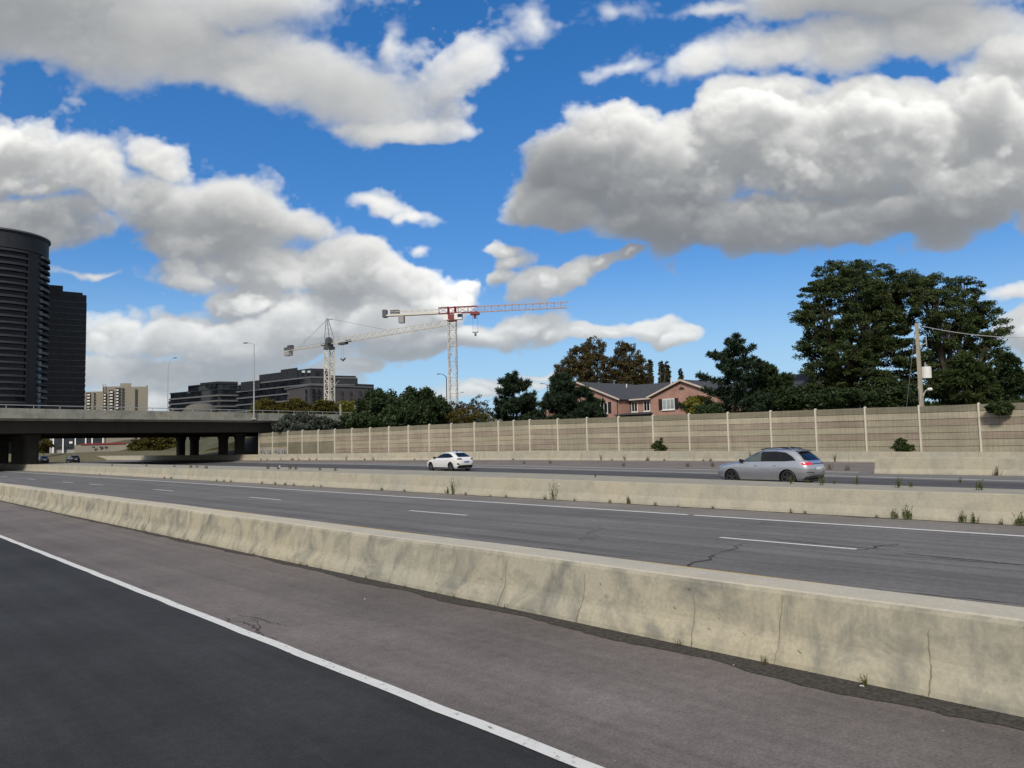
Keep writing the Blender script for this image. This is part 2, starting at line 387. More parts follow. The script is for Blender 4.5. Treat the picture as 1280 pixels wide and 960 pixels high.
def cloud_field():
    """clouds modelled as a block of vapour, lit by a march of light from above and drawn once as seen from the road."""
    W_, H_, K_ = 1200, 490, 30
    DEPTH = .30
    u = np.linspace(CU0, CU1, W_, dtype=np.float32)[None, :] + np.zeros((H_, 1), np.float32)
    v = np.linspace(CV0, CV1, H_, dtype=np.float32)[:, None] + np.zeros((1, W_), np.float32)
    ppu = W_ / (CU1 - CU0)
    wu = u + .050 * fbm(u * 8, v * 10, 5, 11); wv = v + .030 * fbm(u * 8, v * 10, 5, 31)
    m = np.full_like(u, -1.2); k = .10
    soft = np.zeros_like(u)
    for (px, py, a, b, rot, s, sf) in CLOUDS:
        cu, cv = uv_of(px, py); t = math.radians(-rot + 1.4); ct, st = math.cos(t), math.sin(t)
        du, dv = wu - cu, wv - cv
        x = (du * ct + dv * st) / (a / FPX); y = (-du * st + dv * ct) / (b / FPX)
        y = np.where(y < 0, y * 1.12, y)
        e = s * (1 - np.sqrt(x * x + y * y))
        soft = np.maximum(soft, sf * sstep(-.6, .15, e))
        h = np.clip(.5 + .5 * (m - e) / k, 0, 1)
        m = e * (1 - h) + m * h + k * h * (1 - h)
    m = np.clip(m, -1.2, .75)
    shape = (K_, H_, W_); ext = (DEPTH, CV1 - CV0, CU1 - CU0)
    amp = {4: .34, 8: .62, 16: .62, 32: .42, 64: .28, 128: .18, 220: .10}
    d = np.zeros(shape, np.float32)
    for i, (f, a_) in enumerate(amp.items()):
        n = noise3(shape, f, ext, 200 + i)
        if f >= 8: n = .62 * (np.abs(n) * 1.5 - .42) + .38 * n
        d += a_ * n * (1 - (.55 if f in (8, 16, 32, 64) else 0.) * soft[None])
    w = np.linspace(-.5, .5, K_, dtype=np.float32)[:, None, None] * DEPTH
    d = d * 1.15 + 1.0 * m[None] - .42 * (w / .10) ** 2 + .14
    d = np.clip(d, 0, None); dens = np.minimum(d * 2.6, 1.0) * (1 - .92 * soft[None])
    # light coming from above, a little from the right and from the viewer's side
    Lacc = np.zeros((K_, W_), np.float32); T = np.empty(shape, np.float32); ds = 1.0 / ppu
    bu, bw = .38, .055
    for row in range(H_ - 1, -1, -1):
        Lr = np.empty_like(Lacc); Lr[:, :-1] = Lacc[:, :-1] * (1 - bu) + Lacc[:, 1:] * bu; Lr[:, -1] = Lacc[:, -1]
        L2 = Lr.copy(); L2[1:] = Lr[1:] * (1 - bw) + Lr[:-1] * bw; L2[0] = Lr[0] * (1 - bw)
        T[:, row] = L2
        Lacc = (L2 + dens[:, row] * ds) * .968
    sun = .84 * np.exp(-64. * T) + .16 * np.exp(-10.0 * T); del T
    shade = np.ones_like(u)
    for (px, py, a, b, s) in GREYS:
        cu, cv = uv_of(px, py); q = np.sqrt(((wu - cu) / (a / FPX)) ** 2 + ((wv - cv) / (b / FPX)) ** 2)
        shade = shade * (1 - s * (1 - sstep(.1, 1.5, q)))
    tr = np.ones_like(u); br = np.zeros_like(u); dz = DEPTH / K_
    for kk in range(K_):
        al = 1 - np.exp(-dens[kk] * dz * 48.)
        br += tr * al * sun[kk]; tr *= 1 - al
    alpha = 1 - tr; br = br / np.maximum(alpha, 1e-3)
    br = br * shade
    amb = np.array([.180, .198, .222]); sc_ = np.array([.86, .835, .77])
    low = sstep(.30, .02, v)[..., None]
    col = amb * (1 + .10 * low) + sc_ * br[..., None]
    col = col * (1 - .25 * low) + np.array([.52, .56, .60]) * .25 * low      # far banks lie in paler air
    out = np.concatenate([col, (alpha * (1 - .10 * low[..., 0]))[..., None]], -1).astype(np.float32)
    im = bpy.data.images.new('cloud_field', W_, H_, alpha=True, float_buffer=True)
    im.colorspace_settings.name = 'Non-Color'; im.alpha_mode = 'CHANNEL_PACKED'
    im.pixels.foreach_set(out.ravel()); im.update(); im.pack()
    return im

SKY_STRENGTH = .10
SUN_EL, SUN_AZ = 38.0, 236.0        # azimuth: degrees clockwise from +Y
SUN_ROT = SUN_AZ
SKY_SAT, SKY_VAL, SKY_HUE = 1.42, 1.75, .506
SKY_GAMMA, SKY_TINT = .70, (.86, .97, 1.14)
CLOUD_GAIN = 1.0
EXPOSURE = 0.0
# px, py, half-width, half-height, rotation (deg, clockwise on the picture), strength, veil (0 heap .. 1 thin)
CLOUDS = [
 # upper left bank
 (40, 10, 220, 85, 6, 1.3, .62), (190, 50, 200, 80, 14, 1.3, .66), (330, 85, 170, 72, 16, 1.3, .70), (415, 118, 110, 46, 14, 1.1, .74), (490, 160, 85, 16, 8, 1.0, .72), (300, 0, 170, 55, 4, 1.0, .7), (480, 55, 30, 55, 30, .5, .8),
 (585, 80, 48, 26, -28, .62, .8), (665, 28, 40, 30, 40, .45, .85),
 # middle left bank
 (20, 210, 130, 70, 0, 1.4, 0), (110, 225, 90, 60, 20, 1.3, 0), (60, 275, 170, 52, 0, 1.3, .1), (205, 205, 80, 48, 24, 1.0, .3), (200, 262, 130, 64, 12, 1.4, .2), (300, 262, 95, 48, 22, 1.2, .3), (365, 278, 62, 28, 10, .9, .3), (250, 300, 130, 34, 0, 1.1, .15), (90, 300, 60, 14, 0, .5, .4),
 # lower left bank
 (130, 340, 90, 11, 4, .7, .5), (235, 352, 85, 34, 14, 1.0, .2), (330, 345, 95, 44, 6, 1.1, .1), (420, 345, 75, 44, 10, 1.1, 0), (505, 355, 55, 32, 14, 1.0, .1), (300, 385, 80, 36, 0, 1.2, 0),
 (150, 425, 75, 42, 0, 1.3, 0), (215, 420, 80, 44, 0, 1.3, 0), (290, 435, 100, 48, 0, 1.4, .1), (385, 405, 95, 45, 0, 1.2, .1), (470, 400, 85, 42, 0, 1.1, .1), (548, 385, 46, 34, 0, 1.2, 0), (575, 372, 24, 24, 0, 1.0, 0),
 (550, 425, 130, 24, -3, 1.0, .1), (655, 408, 34, 16, 0, .9, 0), (690, 418, 26, 10, 0, .7, .1), (130, 462, 90, 36, 0, 1.2, .3), (230, 472, 140, 32, 0, 1.2, .4), (350, 470, 90, 20, 0, .8, .4), (440, 458, 50, 12, 0, .8, .1), (160, 505, 160, 24, 0, 1.0, .5),
 # small scraps
 (480, 262, 36, 13, 16, .75, .75), (508, 275, 22, 9, 0, .6, .75), (528, 305, 14, 8, 0, .45, .8), (620, 318, 16, 10, 20, .7, .1), (630, 335, 18, 11, 0, .75, .1), (622, 352, 14, 11, 0, .65, .1),
 # great right cloud
 (735, 200, 85, 58, -22, 1.2, 0), (790, 160, 42, 42, 0, 1.1, 0), (700, 255, 62, 48, 0, 1.1, .15), (840, 215, 115, 82, 0, 1.3, 0), (935, 150, 75, 62, 0, 1.3, 0), (1010, 200, 130, 82, 0, 1.3, 0), (1085, 150, 70, 55, 0, 1.2, 0), (1160, 175, 110, 75, 0, 1.3, 0), (1240, 130, 90, 80, -30, 1.2, .1), (930, 275, 200, 46, 2, 1.2, 0), (1070, 275, 150, 38, -6, 1.2, 0), (1210, 235, 110, 50, -20, 1.2, .1), (1300, 190, 90, 90, 0, 1.2, 0),
 # veil above it
 (880, 72, 80, 28, -10, .8, .72), (960, 58, 90, 34, 0, .85, .65), (1060, 50, 110, 42, 0, 1.0, .66), (1180, 35, 150, 55, 0, 1.1, .6), (1100, 0, 220, 35, 0, 1.1, .6), (770, 85, 40, 14, -6, .5, .8), (880, 18, 70, 14, -6, .5, .8), (770, 20, 60, 25, 0, .45, .85), (1270, 70, 60, 40, 0, 1.0, .2),
 # under it
 (672, 360, 32, 13, 0, 1.0, 0), (708, 352, 34, 15, -16, 1.0, 0), (745, 335, 30, 11, -22, .9, .1), (785, 320, 24, 7, -18, .7, .3),
 (735, 413, 30, 11, 0, .8, .1), (770, 412, 26, 9, 0, .75, .1), (805, 405, 22, 11, 0, .8, .1), (838, 415, 20, 10, 0, .9, 0),
 (640, 485, 70, 7, -2, .6, .5), (590, 496, 60, 8, 0, .6, .5), (680, 472, 40, 5, 0, .5, .6), (1285, 415, 34, 26, 0, .9, .1), (1270, 370, 36, 8, 0, .6, .4),
 # beyond the frame
 (1700, 200, 300, 160, 0, 1.0, 0), (-420, 250, 300, 160, 0, 1.0, 0), (-150, 60, 160, 90, 0, 1.0, .2),
]
# banks standing in the shade of others (half-width, half-height, share of light lost)
GREYS = [(200, 40, 260, 80, .22), (880, 260, 260, 50, .25), (250, 250, 120, 50, .18), (20, 10, 190, 70, .60), (40, 290, 170, 55, .6), (280, 300, 150, 50, .5), (690, 215, 95, 52, .75), (930, 295, 280, 50, .65), (1120, 5, 260, 60, .65), (560, 436, 110, 16, .55), (210, 470, 180, 30, .5), (260, 60, 180, 60, .35), (440, 125, 140, 52, .4), (430, 355, 50, 22, .3), (1150, 270, 120, 40, .5), (780, 250, 120, 60, .45), (955, 112, 90, 38, -.38), (568, 366, 44, 30, -.45), (1150, 125, 130, 40, -.25), (300, 385, 70, 26, -.2), (160, 405, 70, 20, -.15), (30, 175, 100, 30, -.2)]
build_world()
def add_sun():
    l = bpy.data.lights.new('sun', 'SUN'); l.energy = 2.9; l.angle = math.radians(12); l.color = (1.0, .915, .785)
    o = bpy.data.objects.new('sun', l); COL.objects.link(o)
    a, e = math.radians(SUN_AZ), math.radians(SUN_EL)
    d = Vector((math.sin(a) * math.cos(e), math.cos(a) * math.cos(e), math.sin(e)))
    o.rotation_euler = d.to_track_quat('Z', 'Y').to_euler(); o.location = d * 50
add_sun()
cam = bpy.data.cameras.new('camera'); cam.sensor_width = 36; cam.lens = 27.0; cam.clip_end = 20000; cam.clip_start = .05
co = bpy.data.objects.new('camera', cam); COL.objects.link(co); sc.camera = co
mw = Matrix.Identity(4)
for i in range(3):
    mw[i][0] = RW[i, 0]; mw[i][1] = -RW[i, 1]; mw[i][2] = -RW[i, 2]; mw[i][3] = CAMP[i]
co.matrix_world = mw
sc.view_settings.view_transform = 'Standard'; sc.view_settings.look = 'None'; sc.view_settings.exposure = EXPOSURE
sc.view_settings.gamma = 1; sc.view_settings.use_curve_mapping = False
sc.render.engine = 'CYCLES'; sc.cycles.use_denoising = True
sc.cycles.max_bounces = 6; sc.cycles.diffuse_bounces = 3; sc.cycles.glossy_bounces = 3; sc.cycles.transparent_max_bounces = 4
# ================================================================== GROUND AND ROADS
def sheet(name, left, right, z, m, ys=None, zr=None):   # left / right: functions X(Y) or numbers
    b = MB(); fl = left if callable(left) else (lambda y: left); fr = right if callable(right) else (lambda y: right)
    ys = ys or [-60, -20, 0, 5, 10, 16, 20, 25, 30, 36, 42, 50, 60, 70, 80, 97, 115, 136, 180, 260, 500]
    vs = []; fs = []
    for i, y in enumerate(ys):
        vs += [(fl(y), y, z(y) if callable(z) else z), (fr(y), y, zr(y) if zr else (z(y) if callable(z) else z))]
        if i: fs.append((2 * i - 2, 2 * i - 1, 2 * i + 1, 2 * i))
    b.add(vs, fs); return struct(b.build(name, m))
def interp(pts):
    xs = [p[0] for p in pts]; vs = [p[1] for p in pts]
    return lambda y: float(np.interp(y, xs, vs))
g = MB(); n = 48
g.add([(0, 0, -.05)] + [(6000 * math.cos(2 * math.pi * k / n), 6000 * math.sin(2 * math.pi * k / n), -.05) for k in range(n)], [(0, 1 + k, 1 + (k + 1) % n) for k in range(n)])
struct(g.build('ground', M['grass']))
capX = interp([(-60, 23.4), (5.8, 23.8), (9, 24.0), (13.4, 24.4), (19.4, 25.0), (27.5, 25.6), (39, 26.0), (57, 26.6), (120, 27.6), (500, 30)])
edgeX = interp([(-60, 45.0), (10, 45.4), (21, 45.7), (36.4, 46.8), (54, 49.6), (79, 51.5), (114, 52.0), (500, 52)])
lineX = interp([(-60, 36), (9.9, 39.8), (19, 41.3), (26.5, 42.0), (33.8, 43.3), (49, 45.3), (80, 49.0), (114, 50.6), (500, 51)])
b3X = interp([(-60, 61.3), (25, 61.4), (34, 62.2), (50, 63.6), (68, 62.6), (88.3, 57.9), (118.8, 54.0), (140, 52.6), (500, 52.6)])
b3Z = interp([(-60, 0), (50, 0), (68, .07), (88.3, .20), (118.8, .287), (500, .30)])
sheet('near_road', -14, 4.12, 0.0, M['lane'])
sheet('near_shoulder', 4.12, 7.6, 0.0, M['shoulder'])
sheet('middle_road', 7.6, 19.4, 0.0, M['road'])
sheet('middle_shoulder', 19.4, 21.9, 0.0, M['road_edge'])
sheet('collector_road', lambda y: capX(y) - .6, edgeX, 0.0, M['road_far'])
sheet('ramp_road', edgeX, lambda y: max(b3X(y) + .4, edgeX(y) + .2), 0.0, M['ramp'], zr=b3Z)
# darker wheel-worn lane beside the median, paler strip beyond
sheet('collector_lane', lambda y: capX(y) + 4.5, lambda y: lineX(y) - 1.2, .004, M['lane_far'])
mk = MB()
def stripe(fx, w, y0, y1, step=3.0, z=.008, m=0):
    ys = list(np.arange(y0, y1, step)) + [y1]; vs = []; fs = []
    for i, y in enumerate(ys):
        x = fx(y) if callable(fx) else fx
        j = .006 * math.sin(y * 3.1) + .005 * math.sin(y * 7.7)
        vs += [(x - w / 2 + j, y, z), (x + w / 2 + j, y, z)]
        if i: fs.append((2 * i - 2, 2 * i - 1, 2 * i + 1, 2 * i))
    mk.add(vs, fs, m)
def m_paint():
    m, nt, b = new_mat('worn_road_paint'); co = objco(nt)
    f = noise(nt, co, 7, 6, .7); f2 = noise(nt, co, 1.1, 3)
    c = ramp(nt, f, [(.22, (.42, .42, .40)), (.42, (.70, .70, .67)), (.8, (.78, .78, .75))])
    c = mixc(nt, ramp(nt, noise(nt, co, 16, 4, .8, (1, .5, 1)), [(.60, 0.), (.66, .8)]), c, (.14, .13, .125))
    nt.links.new(c, b.inputs['Base Color']); b.inputs['Roughness'].default_value = .75
    return m
M['worn'] = m_paint()
stripe(4.14, .135, -6, 200, .5)
stripe(19.36, .18, -30, 13.2); stripe(19.36, .18, 13.4, 300)
stripe(11.55, .13, -30, 300, m=1)
for y0 in [-5.4, 6.75, 19.0, 31.6, 44.4, 57.4, 64.6, 77, 89.5, 102, 114, 126]:
    stripe(interp([(0, 15.38), (20, 15.5), (45, 15.2), (70, 14.9), (140, 14.9)]), .13, y0, y0 + 3.1)
stripe(edgeX, .28, 19.6, 110); stripe(lineX, .22, -20, 110)
for y0 in np.arange(-10, 170, 9.0): stripe(lambda y: 33.2 + .012 * y, .13, y0, y0 + 3.1)
o = struct(mk.build('road_markings', [M['worn'], M['yellow']]))
# tar-sealed cracks across the middle road
ck = MB()
def wiggle(p, q, w, nseg=14, amp=.10, z=.006):
    p = np.array(p, float); q = np.array(q, float); d = q - p; nrm = np.array([-d[1], d[0]]) / np.linalg.norm(d)
    vs = []; fs = []
    for i in range(nseg + 1):
        t = i / nseg; c = p + d * t + nrm * amp * (math.sin(t * 9 + p[0]) * .5 + rng.normal() * .35)
        ww = w * (.5 + rng.random()) * (1 - .5 * abs(2 * t - 1))
        vs += [(*(c - nrm * ww / 2), z), (*(c + nrm * ww / 2), z)]
        if i: fs.append((2 * i - 2, 2 * i - 1, 2 * i + 1, 2 * i))
    ck.add(vs, fs)
a = ground(855, 710); c_ = ground(892, 694); e_ = ground(935, 679)
wiggle(a[:2], c_[:2], .075); wiggle(c_[:2], e_[:2], .03)
wiggle(ground(1070, 688)[:2], ground(1120, 680)[:2], .05); wiggle(ground(1130, 692)[:2], ground(1276, 706)[:2], .05, 30, .05)
for k in range(10):
    y0 = rng.uniform(-2, 60); x0 = rng.uniform(9, 19)
    wiggle((x0, y0), (x0 + rng.normal() * .4, y0 + rng.uniform(2, 6)), .03, 20, .06)
wiggle(ground(285, 772)[:2], ground(345, 800)[:2], .02, 20, .08); wiggle(ground(318, 772)[:2], ground(330, 800)[:2], .015, 10, .06)
wiggle(ground(300, 768)[:2], ground(362, 784)[:2], .015, 16, .06)
struct(ck.build('road_cracks', M['dirt']))
# dirt swept against the near wall
dm = MB(); vs = []; fs = []
for i, y in enumerate(np.arange(-4, 90, .12)):
    w = .09 + (.10 + .12 * (0.5 + .5 * math.sin(y * .7)) + .06 * math.sin(y * 2.3)) * math.exp(-max(0, y - 8) / 20) + abs(rng.normal()) * .022 + .03 * math.sin(y * 5.1) * math.sin(y * 1.7) + .10 * math.exp(-((y - 4.5) / 4) ** 2)
    vs += [(7.235 - w * .9, y, .006), (7.30, y, .012)]
    if i: fs.append((2 * i - 2, 2 * i - 1, 2 * i + 1, 2 * i))
dm.add(vs, fs); o = dm.build('dirt', M['dirt']); o['kind'] = 'stuff'
dm = MB(); vs = []; fs = []
for i, y in enumerate(np.arange(-4, 110, .3)):
    w = .05 + abs(rng.normal()) * .06
    vs += [(21.5 - w, y, .006), (21.56, y, .012)]
    if i: fs.append((2 * i - 2, 2 * i - 1, 2 * i + 1, 2 * i))
dm.add(vs, fs); o = dm.build('dirt', M['dirt']); o['kind'] = 'stuff'

# ================================================================== CONCRETE BARRIERS
def extrude_profile(b, prof_at, ys, mats_of, closed=True):
    n = None; vs = []; base = []
    for y in ys:
        p = prof_at(y); n = len(p); vs += [(x, y, z) for x, z in p]
    fs = []; ms = []
    for i in range(len(ys) - 1):
        for k in range(n - 1):
            fs.append((i * n + k, (i + 1) * n + k, (i + 1) * n + k + 1, i * n + k + 1)); ms.append(mats_of[k])
    o = len(b.v); b.add(vs, fs)
    b.m[-len(fs):] = ms
    b.add([vs[k] for k in range(n)], [tuple(range(n))]); b.add([vs[-n + k] for k in range(n)], [tuple(range(n))[::-1]])
def jersey(x0, h, flip=1, top=.58):
    lo = [(0, 0), (.012, .06), (.05, .14), (.115, .235), (.135, .29), (.195, h - .05), (.225, h - .012), (.255, h)]
    w = .255 * 2 + top - .06
    pts = lo + [(w - x, z) for x, z in lo[::-1]]
    return [(x0 + x, z) for x, z in pts]
b = MB()
H1 = .725
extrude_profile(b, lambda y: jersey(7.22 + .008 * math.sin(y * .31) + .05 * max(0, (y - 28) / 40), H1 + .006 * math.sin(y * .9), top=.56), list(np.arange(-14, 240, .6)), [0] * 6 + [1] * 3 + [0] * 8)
# open cracks running down the face
def face_x(prof, z):
    return float(np.interp(z, [q[1] for q in prof[:8]], [q[0] for q in prof[:8]]))
def face_crack(b, prof, y, z0, z1, w, m, lean=.05, seg=14):
    vs = []; fs = []
    for i in range(seg + 1):
        t = i / seg; z = z0 + (z1 - z0) * t; yy = y + lean * (t - .5) + .008 * math.sin(t * 7 + y) + rng.normal() * .005
        ww = w * (.45 + .9 * rng.random()) * (1 - .65 * t); x = face_x(prof, z) - .003
        vs += [(x, yy - ww / 2, z), (x, yy + ww / 2, z)]
        if i: fs.append((2 * i - 2, 2 * i, 2 * i + 1, 2 * i - 1))
    b.add(vs, fs, m)
P1 = jersey(7.22, H1)
for (px, py, z1, w) in [(355, 703, .55, .03), (395, 710, .45, .03), (447, 722, .42, .018), (487, 730, .68, .03), (624, 758, .62, .03), (722, 778, .60, .032), (862, 806, .55, .03), (970, 829, .66, .026), (1160, 868, .55, .032), (265, 684, .5, .03), (180, 664, .6, .03)]:
    y = at_x(px, py, 7.24)[1]
    face_crack(b, P1, y, .02, z1, w * .42, 2, lean=.10 * (rng.random() - .2))
for k in range(14):
    y = rng.uniform(12, 70); face_crack(b, P1, y, .02, rng.uniform(.3, .68), .02, 2)
for k in range(26):    # chips
    y = rng.uniform(0, 16); z = rng.uniform(.1, .66); face_crack(b, P1, y, z, z + rng.uniform(.01, .035), rng.uniform(.01, .035), 2, .03, 3)
o = b.build('concrete_barrier', [M['barrier'], M['barrier_top'], M['crack']])
for p in o.data.polygons: p.use_smooth = False
tag(o, 'long low stained concrete barrier nearest the camera, with open cracks down its face', 'barrier')
# median: faced wall, flat fill, hidden rear wall
med = thing('median_barrier', 'double concrete median wall with flat grey fill on top, behind the middle road', 'barrier', (21.5, 0, 0))
hM = interp([(-60, .72), (8, .725), (16, .745), (24, .78), (40, .80), (300, .80)])
def prof2(y):
    h = hM(y); x0 = 21.48
    return [(x0, 0), (x0 + .02, .08), (x0 + .14, .30), (x0 + .22, h - .02), (x0 + .25, h), (x0 + .40, h), (x0 + .40, h - .06), (x0 + .40, 0)]
b = MB((21.5, 0, 0))
extrude_profile(b, prof2, list(np.arange(-14, 240, 1.0)), [0] * 4 + [0] * 3)
P2 = lambda y: prof2(y) + [(0, 9)]
for px, py, m_w in [(648, 622, .05), (735, 627, .05), (848, 633, .06), (980, 641, .05), (1003, 643, .03), (1030, 644, .04), (1145, 650, .07), (511, 615, .04), (930, 637, .025)]:
    y = at_x(px, py, 21.5)[1]; p = prof2(y)
    face_crack(b, p, y, .02, hM(y) - (.02 if m_w > .03 else .35), m_w, 1, lean=.0)
for y in np.arange(30, 118, 6.1): face_crack(b, prof2(y), y, .02, .76, .05, 1, .0)
b.build('barrier_wall', [M['barrier2'], M['crack']], med)
b = MB((21.5, 0, 0))
def profc(y):
    h = hM(y) - .012; x0 = 21.885; x1 = capX(y)
    return [(x0, h - .05), (x0, h), (x0 + .5, h - .006), (x1 - .25, h + .004), (x1 - .12, h + .004), (x1 - .10, h - .02), (x1, .3), (x1 + .12, 0)]
extrude_profile(b, profc, list(np.arange(-14, 240, 2.0)), [0] * 7)
b.build('concrete_fill', M['cap'], med)
# far low barrier in front of the noise wall
b = MB()
h3 = interp([(-60, .70), (15, .72), (24, .80), (35, .88), (49, .97), (66, 1.04), (88, .98), (119, .88), (300, .88)])
extrude_profile(b, lambda y: [(b3X(y) + x, z + b3Z(y)) for x, z in [(0, -.05), (.02, .08), (.12, .25), (.2, h3(y) - .02), (.23, h3(y)), (.55, h3(y)), (.58, h3(y) - .02), (.7, -.3)]], list(np.arange(-30, 260, 2.0)), [0] * 7)
for y in np.arange(12, 130, 3.05):
    p = [(b3X(y) + x, z + b3Z(y)) for x, z in [(0, 0), (.02, .08), (.12, .25), (.2, h3(y) - .02), (.23, h3(y))]]
    face_crack(b, p + [(9e3, 9)], y + rng.normal() * .2, .02 + b3Z(y), h3(y) - .03 + b3Z(y), .045, 1, 0)
tag(b.build('low_barrier', [M['barrier2'], M['crack']]), 'low pale concrete barrier running along the foot of the noise wall', 'barrier')
# gore barrier at the right
b = MB()
def prof4(y):
    h = .90 if y > 12 else .84
    return [(44.4, 0), (44.42, .08), (44.54, .28), (44.62, h - .03), (44.66, h), (45.0, h), (45.04, h - .03), (45.26, 0)]
extrude_profile(b, prof4, list(np.arange(-30, 18.01, 1.0)) + [18.2], [0] * 7)
for y in (14.9, 11.5, 6.0, 0.5): face_crack(b, prof4(y), y, .02, .86, .05, 1, 0)
tag(b.build('gore_barrier', [M['barrier2'], M['crack']]), 'short pale concrete barrier with a blunt end, right of the silver car', 'barrier')

# ================================================================== NOISE WALL
XW = 66.2
def m_board(name, col):
    m, nt, b = new_mat(name); co = objco(nt)
    st = noise(nt, co, 1., 5, .6, (1, .35, 3)); rib = noise(nt, co, 1.0, 2, .5, (1, 7, .4)); fine = noise(nt, co, 6, 5, .7)
    c = mixc(nt, 1., ramp(nt, st, [(.3, tuple(q * .86 for q in col)), (.7, tuple(q * 1.1 for q in col))]), ramp(nt, rib, [(.4, .93), (.6, 1.05)]), 'MULTIPLY')
    c = mixc(nt, 1., c, ramp(nt, fine, [(.35, .90), (.65, 1.06)]), 'MULTIPLY')
    c = mixc(nt, 1., c, ramp(nt, noise(nt, co, 1., 3, .6, (1, .16, .1)), [(.3, .84), (.7, 1.12)]), 'MULTIPLY')
    c = mixc(nt, ramp(nt, noise(nt, co, 1., 5, .7, (1, 2.2, .16)), [(.56, 0.), (.75, .5)]), c, tuple(q * .55 for q in col))
    nt.links.new(c, b.inputs['Base Color']); b.inputs['Roughness'].default_value = .95; b.inputs['Specular IOR Level'].default_value = .2
    bump(nt, b, rib, .4, .03)
    return m
BM = [m_board('board_tan', (.365, .330, .25)), m_board('board_pale', (.42, .38, .29)), m_board('board_brown', (.325, .272, .218)), m_board('board_grey', (.215, .205, .155)), m_board('board_mossy', (.225, .208, .155))]
POSTS = [(324, 541), (341, 540), (360, 538.5), (378, 537.5), (398, 537), (418.5, 536), (440, 535), (462.5, 534), (486, 532.8), (510.5, 531.5), (536.5, 530), (564, 529), (593, 527.5), (623, 526), (642, 525), (662, 524), (697, 523), (733.5, 521.5), (773, 520), (816, 518.5), (861, 516.5), (909.5, 515), (963, 513), (1019, 511), (1081, 508.5), (1148.5, 506.5), (1223, 503.5), (1306, 500.5), (1396, 498)]
wall = thing('noise_wall', 'long tan and brown board noise wall between white posts along the far side', 'noise wall', (XW, 60, 0))
XP = interp([(300, 55.4), (324, 56.2), (420, 58.2), (486, 60.2), (560, 62.8), (642, 65.2), (700, 66.2), (2000, 66.2)])
pw = [at_x(px, py, XP(px)) for px, py in POSTS]
wallX = interp(sorted([(p[1], p[0]) for p in pw]))
org = (XW, 60, 0)
PAT = ['tpbtbttt', 'tpbtbttt', 'mtttbttt']
for i in range(len(pw) - 1):
    y0, y1 = pw[i][1], pw[i + 1][1]; zt0, zt1 = pw[i][2] - .10, pw[i + 1][2] - .10
    b = MB(org)
    px = POSTS[i][0]
    if px < 400: pat = [3, 0, 0, 3, 0, 3, 0, 0]
    elif px < 600: pat = [4, 0, 2, 0, 0, 2, 0, 0]
    elif px < 650: pat = [4, 0, 2, 0, 0, 2, 0, 0] if i % 2 else [4, 0, 0, 0, 0, 2, 0, 0]
    else: pat = [[4, 1, 2, 0, 2, 0, 0, 0], [4, 1, 2, 0, 0, 0, 0, 0], [4, 1, 2, 1, 2, 0, 0, 0]][i % 3]
    if px in (816,): pat = [4, 0, 0, 1, 2, 0, 0, 0]
    if px in (1081,): pat = [4, 1, 0, 0, 2, 0, 0, 0]
    if px in (662,): pat = [4, 1, 2, 0, 2, 2, 0, 0]
    xa, xb = pw[i][0], pw[i + 1][0]
    def board(b, o0, o1, za0, za1, zb0, zb1, m=0, gap=.03, ia=0., ib=0.):
        f = lambda t: (xa + (xb - xa) * t, y0 + (y1 - y0) * t)
        (ax, ay), (bx, by) = f(ia), f(1 - ib)
        b.hexa([(ax + o0, ay, za0), (ax + o1, ay, za0), (bx + o1, by, zb0), (bx + o0, by, zb0), (ax + o0, ay, za1), (ax + o1, ay, za1), (bx + o1, by, zb1), (bx + o0, by, zb1)], m)
    for k in range(8):
        xo = rng.normal() * .012
        board(b, xo, xo + .14, zt0 * (1 - (k + 1) / 8) + .035, zt0 * (1 - k / 8), zt1 * (1 - (k + 1) / 8) + .035, zt1 * (1 - k / 8), pat[k])
    board(b, .06, .10, 0, zt0 - .05, 0, zt1 - .05, 3)
    pnl = b.build('wall_panel', BM, wall)
    if px in (360, 378, 398):
        b = MB(org); hh = zt0 * .60
        board(b, -.032, -.028, .5, hh, .5, hh + rng.normal() * .05, 0, ia=.02, ib=.02); b.build('paint_patch', m_board('cover_paint', [(.20, .19, .14), (.225, .205, .15), (.195, .18, .13)][i % 3]), pnl)
    if px in (324, 341):
        b = MB(org); board(b, -.030, -.027, .7, 2.1, .7, 2.0, 0, ia=.05, ib=.05); b.build('paint_patch', m_board('pale_cover_paint', (.34, .34, .32)), pnl)
        gb = MB(org)
        for q in range(4):
            t0 = .15 + q * .21
            gb.tube([(xa + (xb - xa) * (t0 + .11 * t) - .045, y0 + (y1 - y0) * (t0 + .11 * t), 1.4 + (.2 + .16 * (q % 3)) * math.sin(t * (3 + 2 * (q % 2)) + q * 2) + .18 * math.cos(t * 9 + q)) for t in np.linspace(0, 1, 9)], .06, 4)
        gb.build('paint_scrawl', M['column'], pnl)
for (px, py), p in zip(POSTS, pw):
    b = MB(org); x, y = p[0], p[1]
    b.box(x - .12, x + .2, y - .06, y + .06, 0, p[2] - .03)
    b.add([(x - .12, y - .06, p[2] - .03), (x - .12, y + .06, p[2] - .03), (x + .2, y + .06, p[2] - .03), (x + .2, y - .06, p[2] - .03), (x + .04, y - .02, p[2] + .02), (x + .04, y + .02, p[2] + .02)], [(0, 1, 5, 4), (1, 2, 5), (2, 3, 4, 5), (3, 0, 4)])
    b.build('post', M['post'], wall)
# narrow verge between low barrier and wall
sheet('verge', lambda y: b3X(y) + .4, lambda y: wallX(y) + .05, lambda y: b3Z(y) + .02, M['dirt'], ys=[-20, 0, 10, 20, 30, 40, 50, 60, 70, 80, 90, 100, 110, 122])

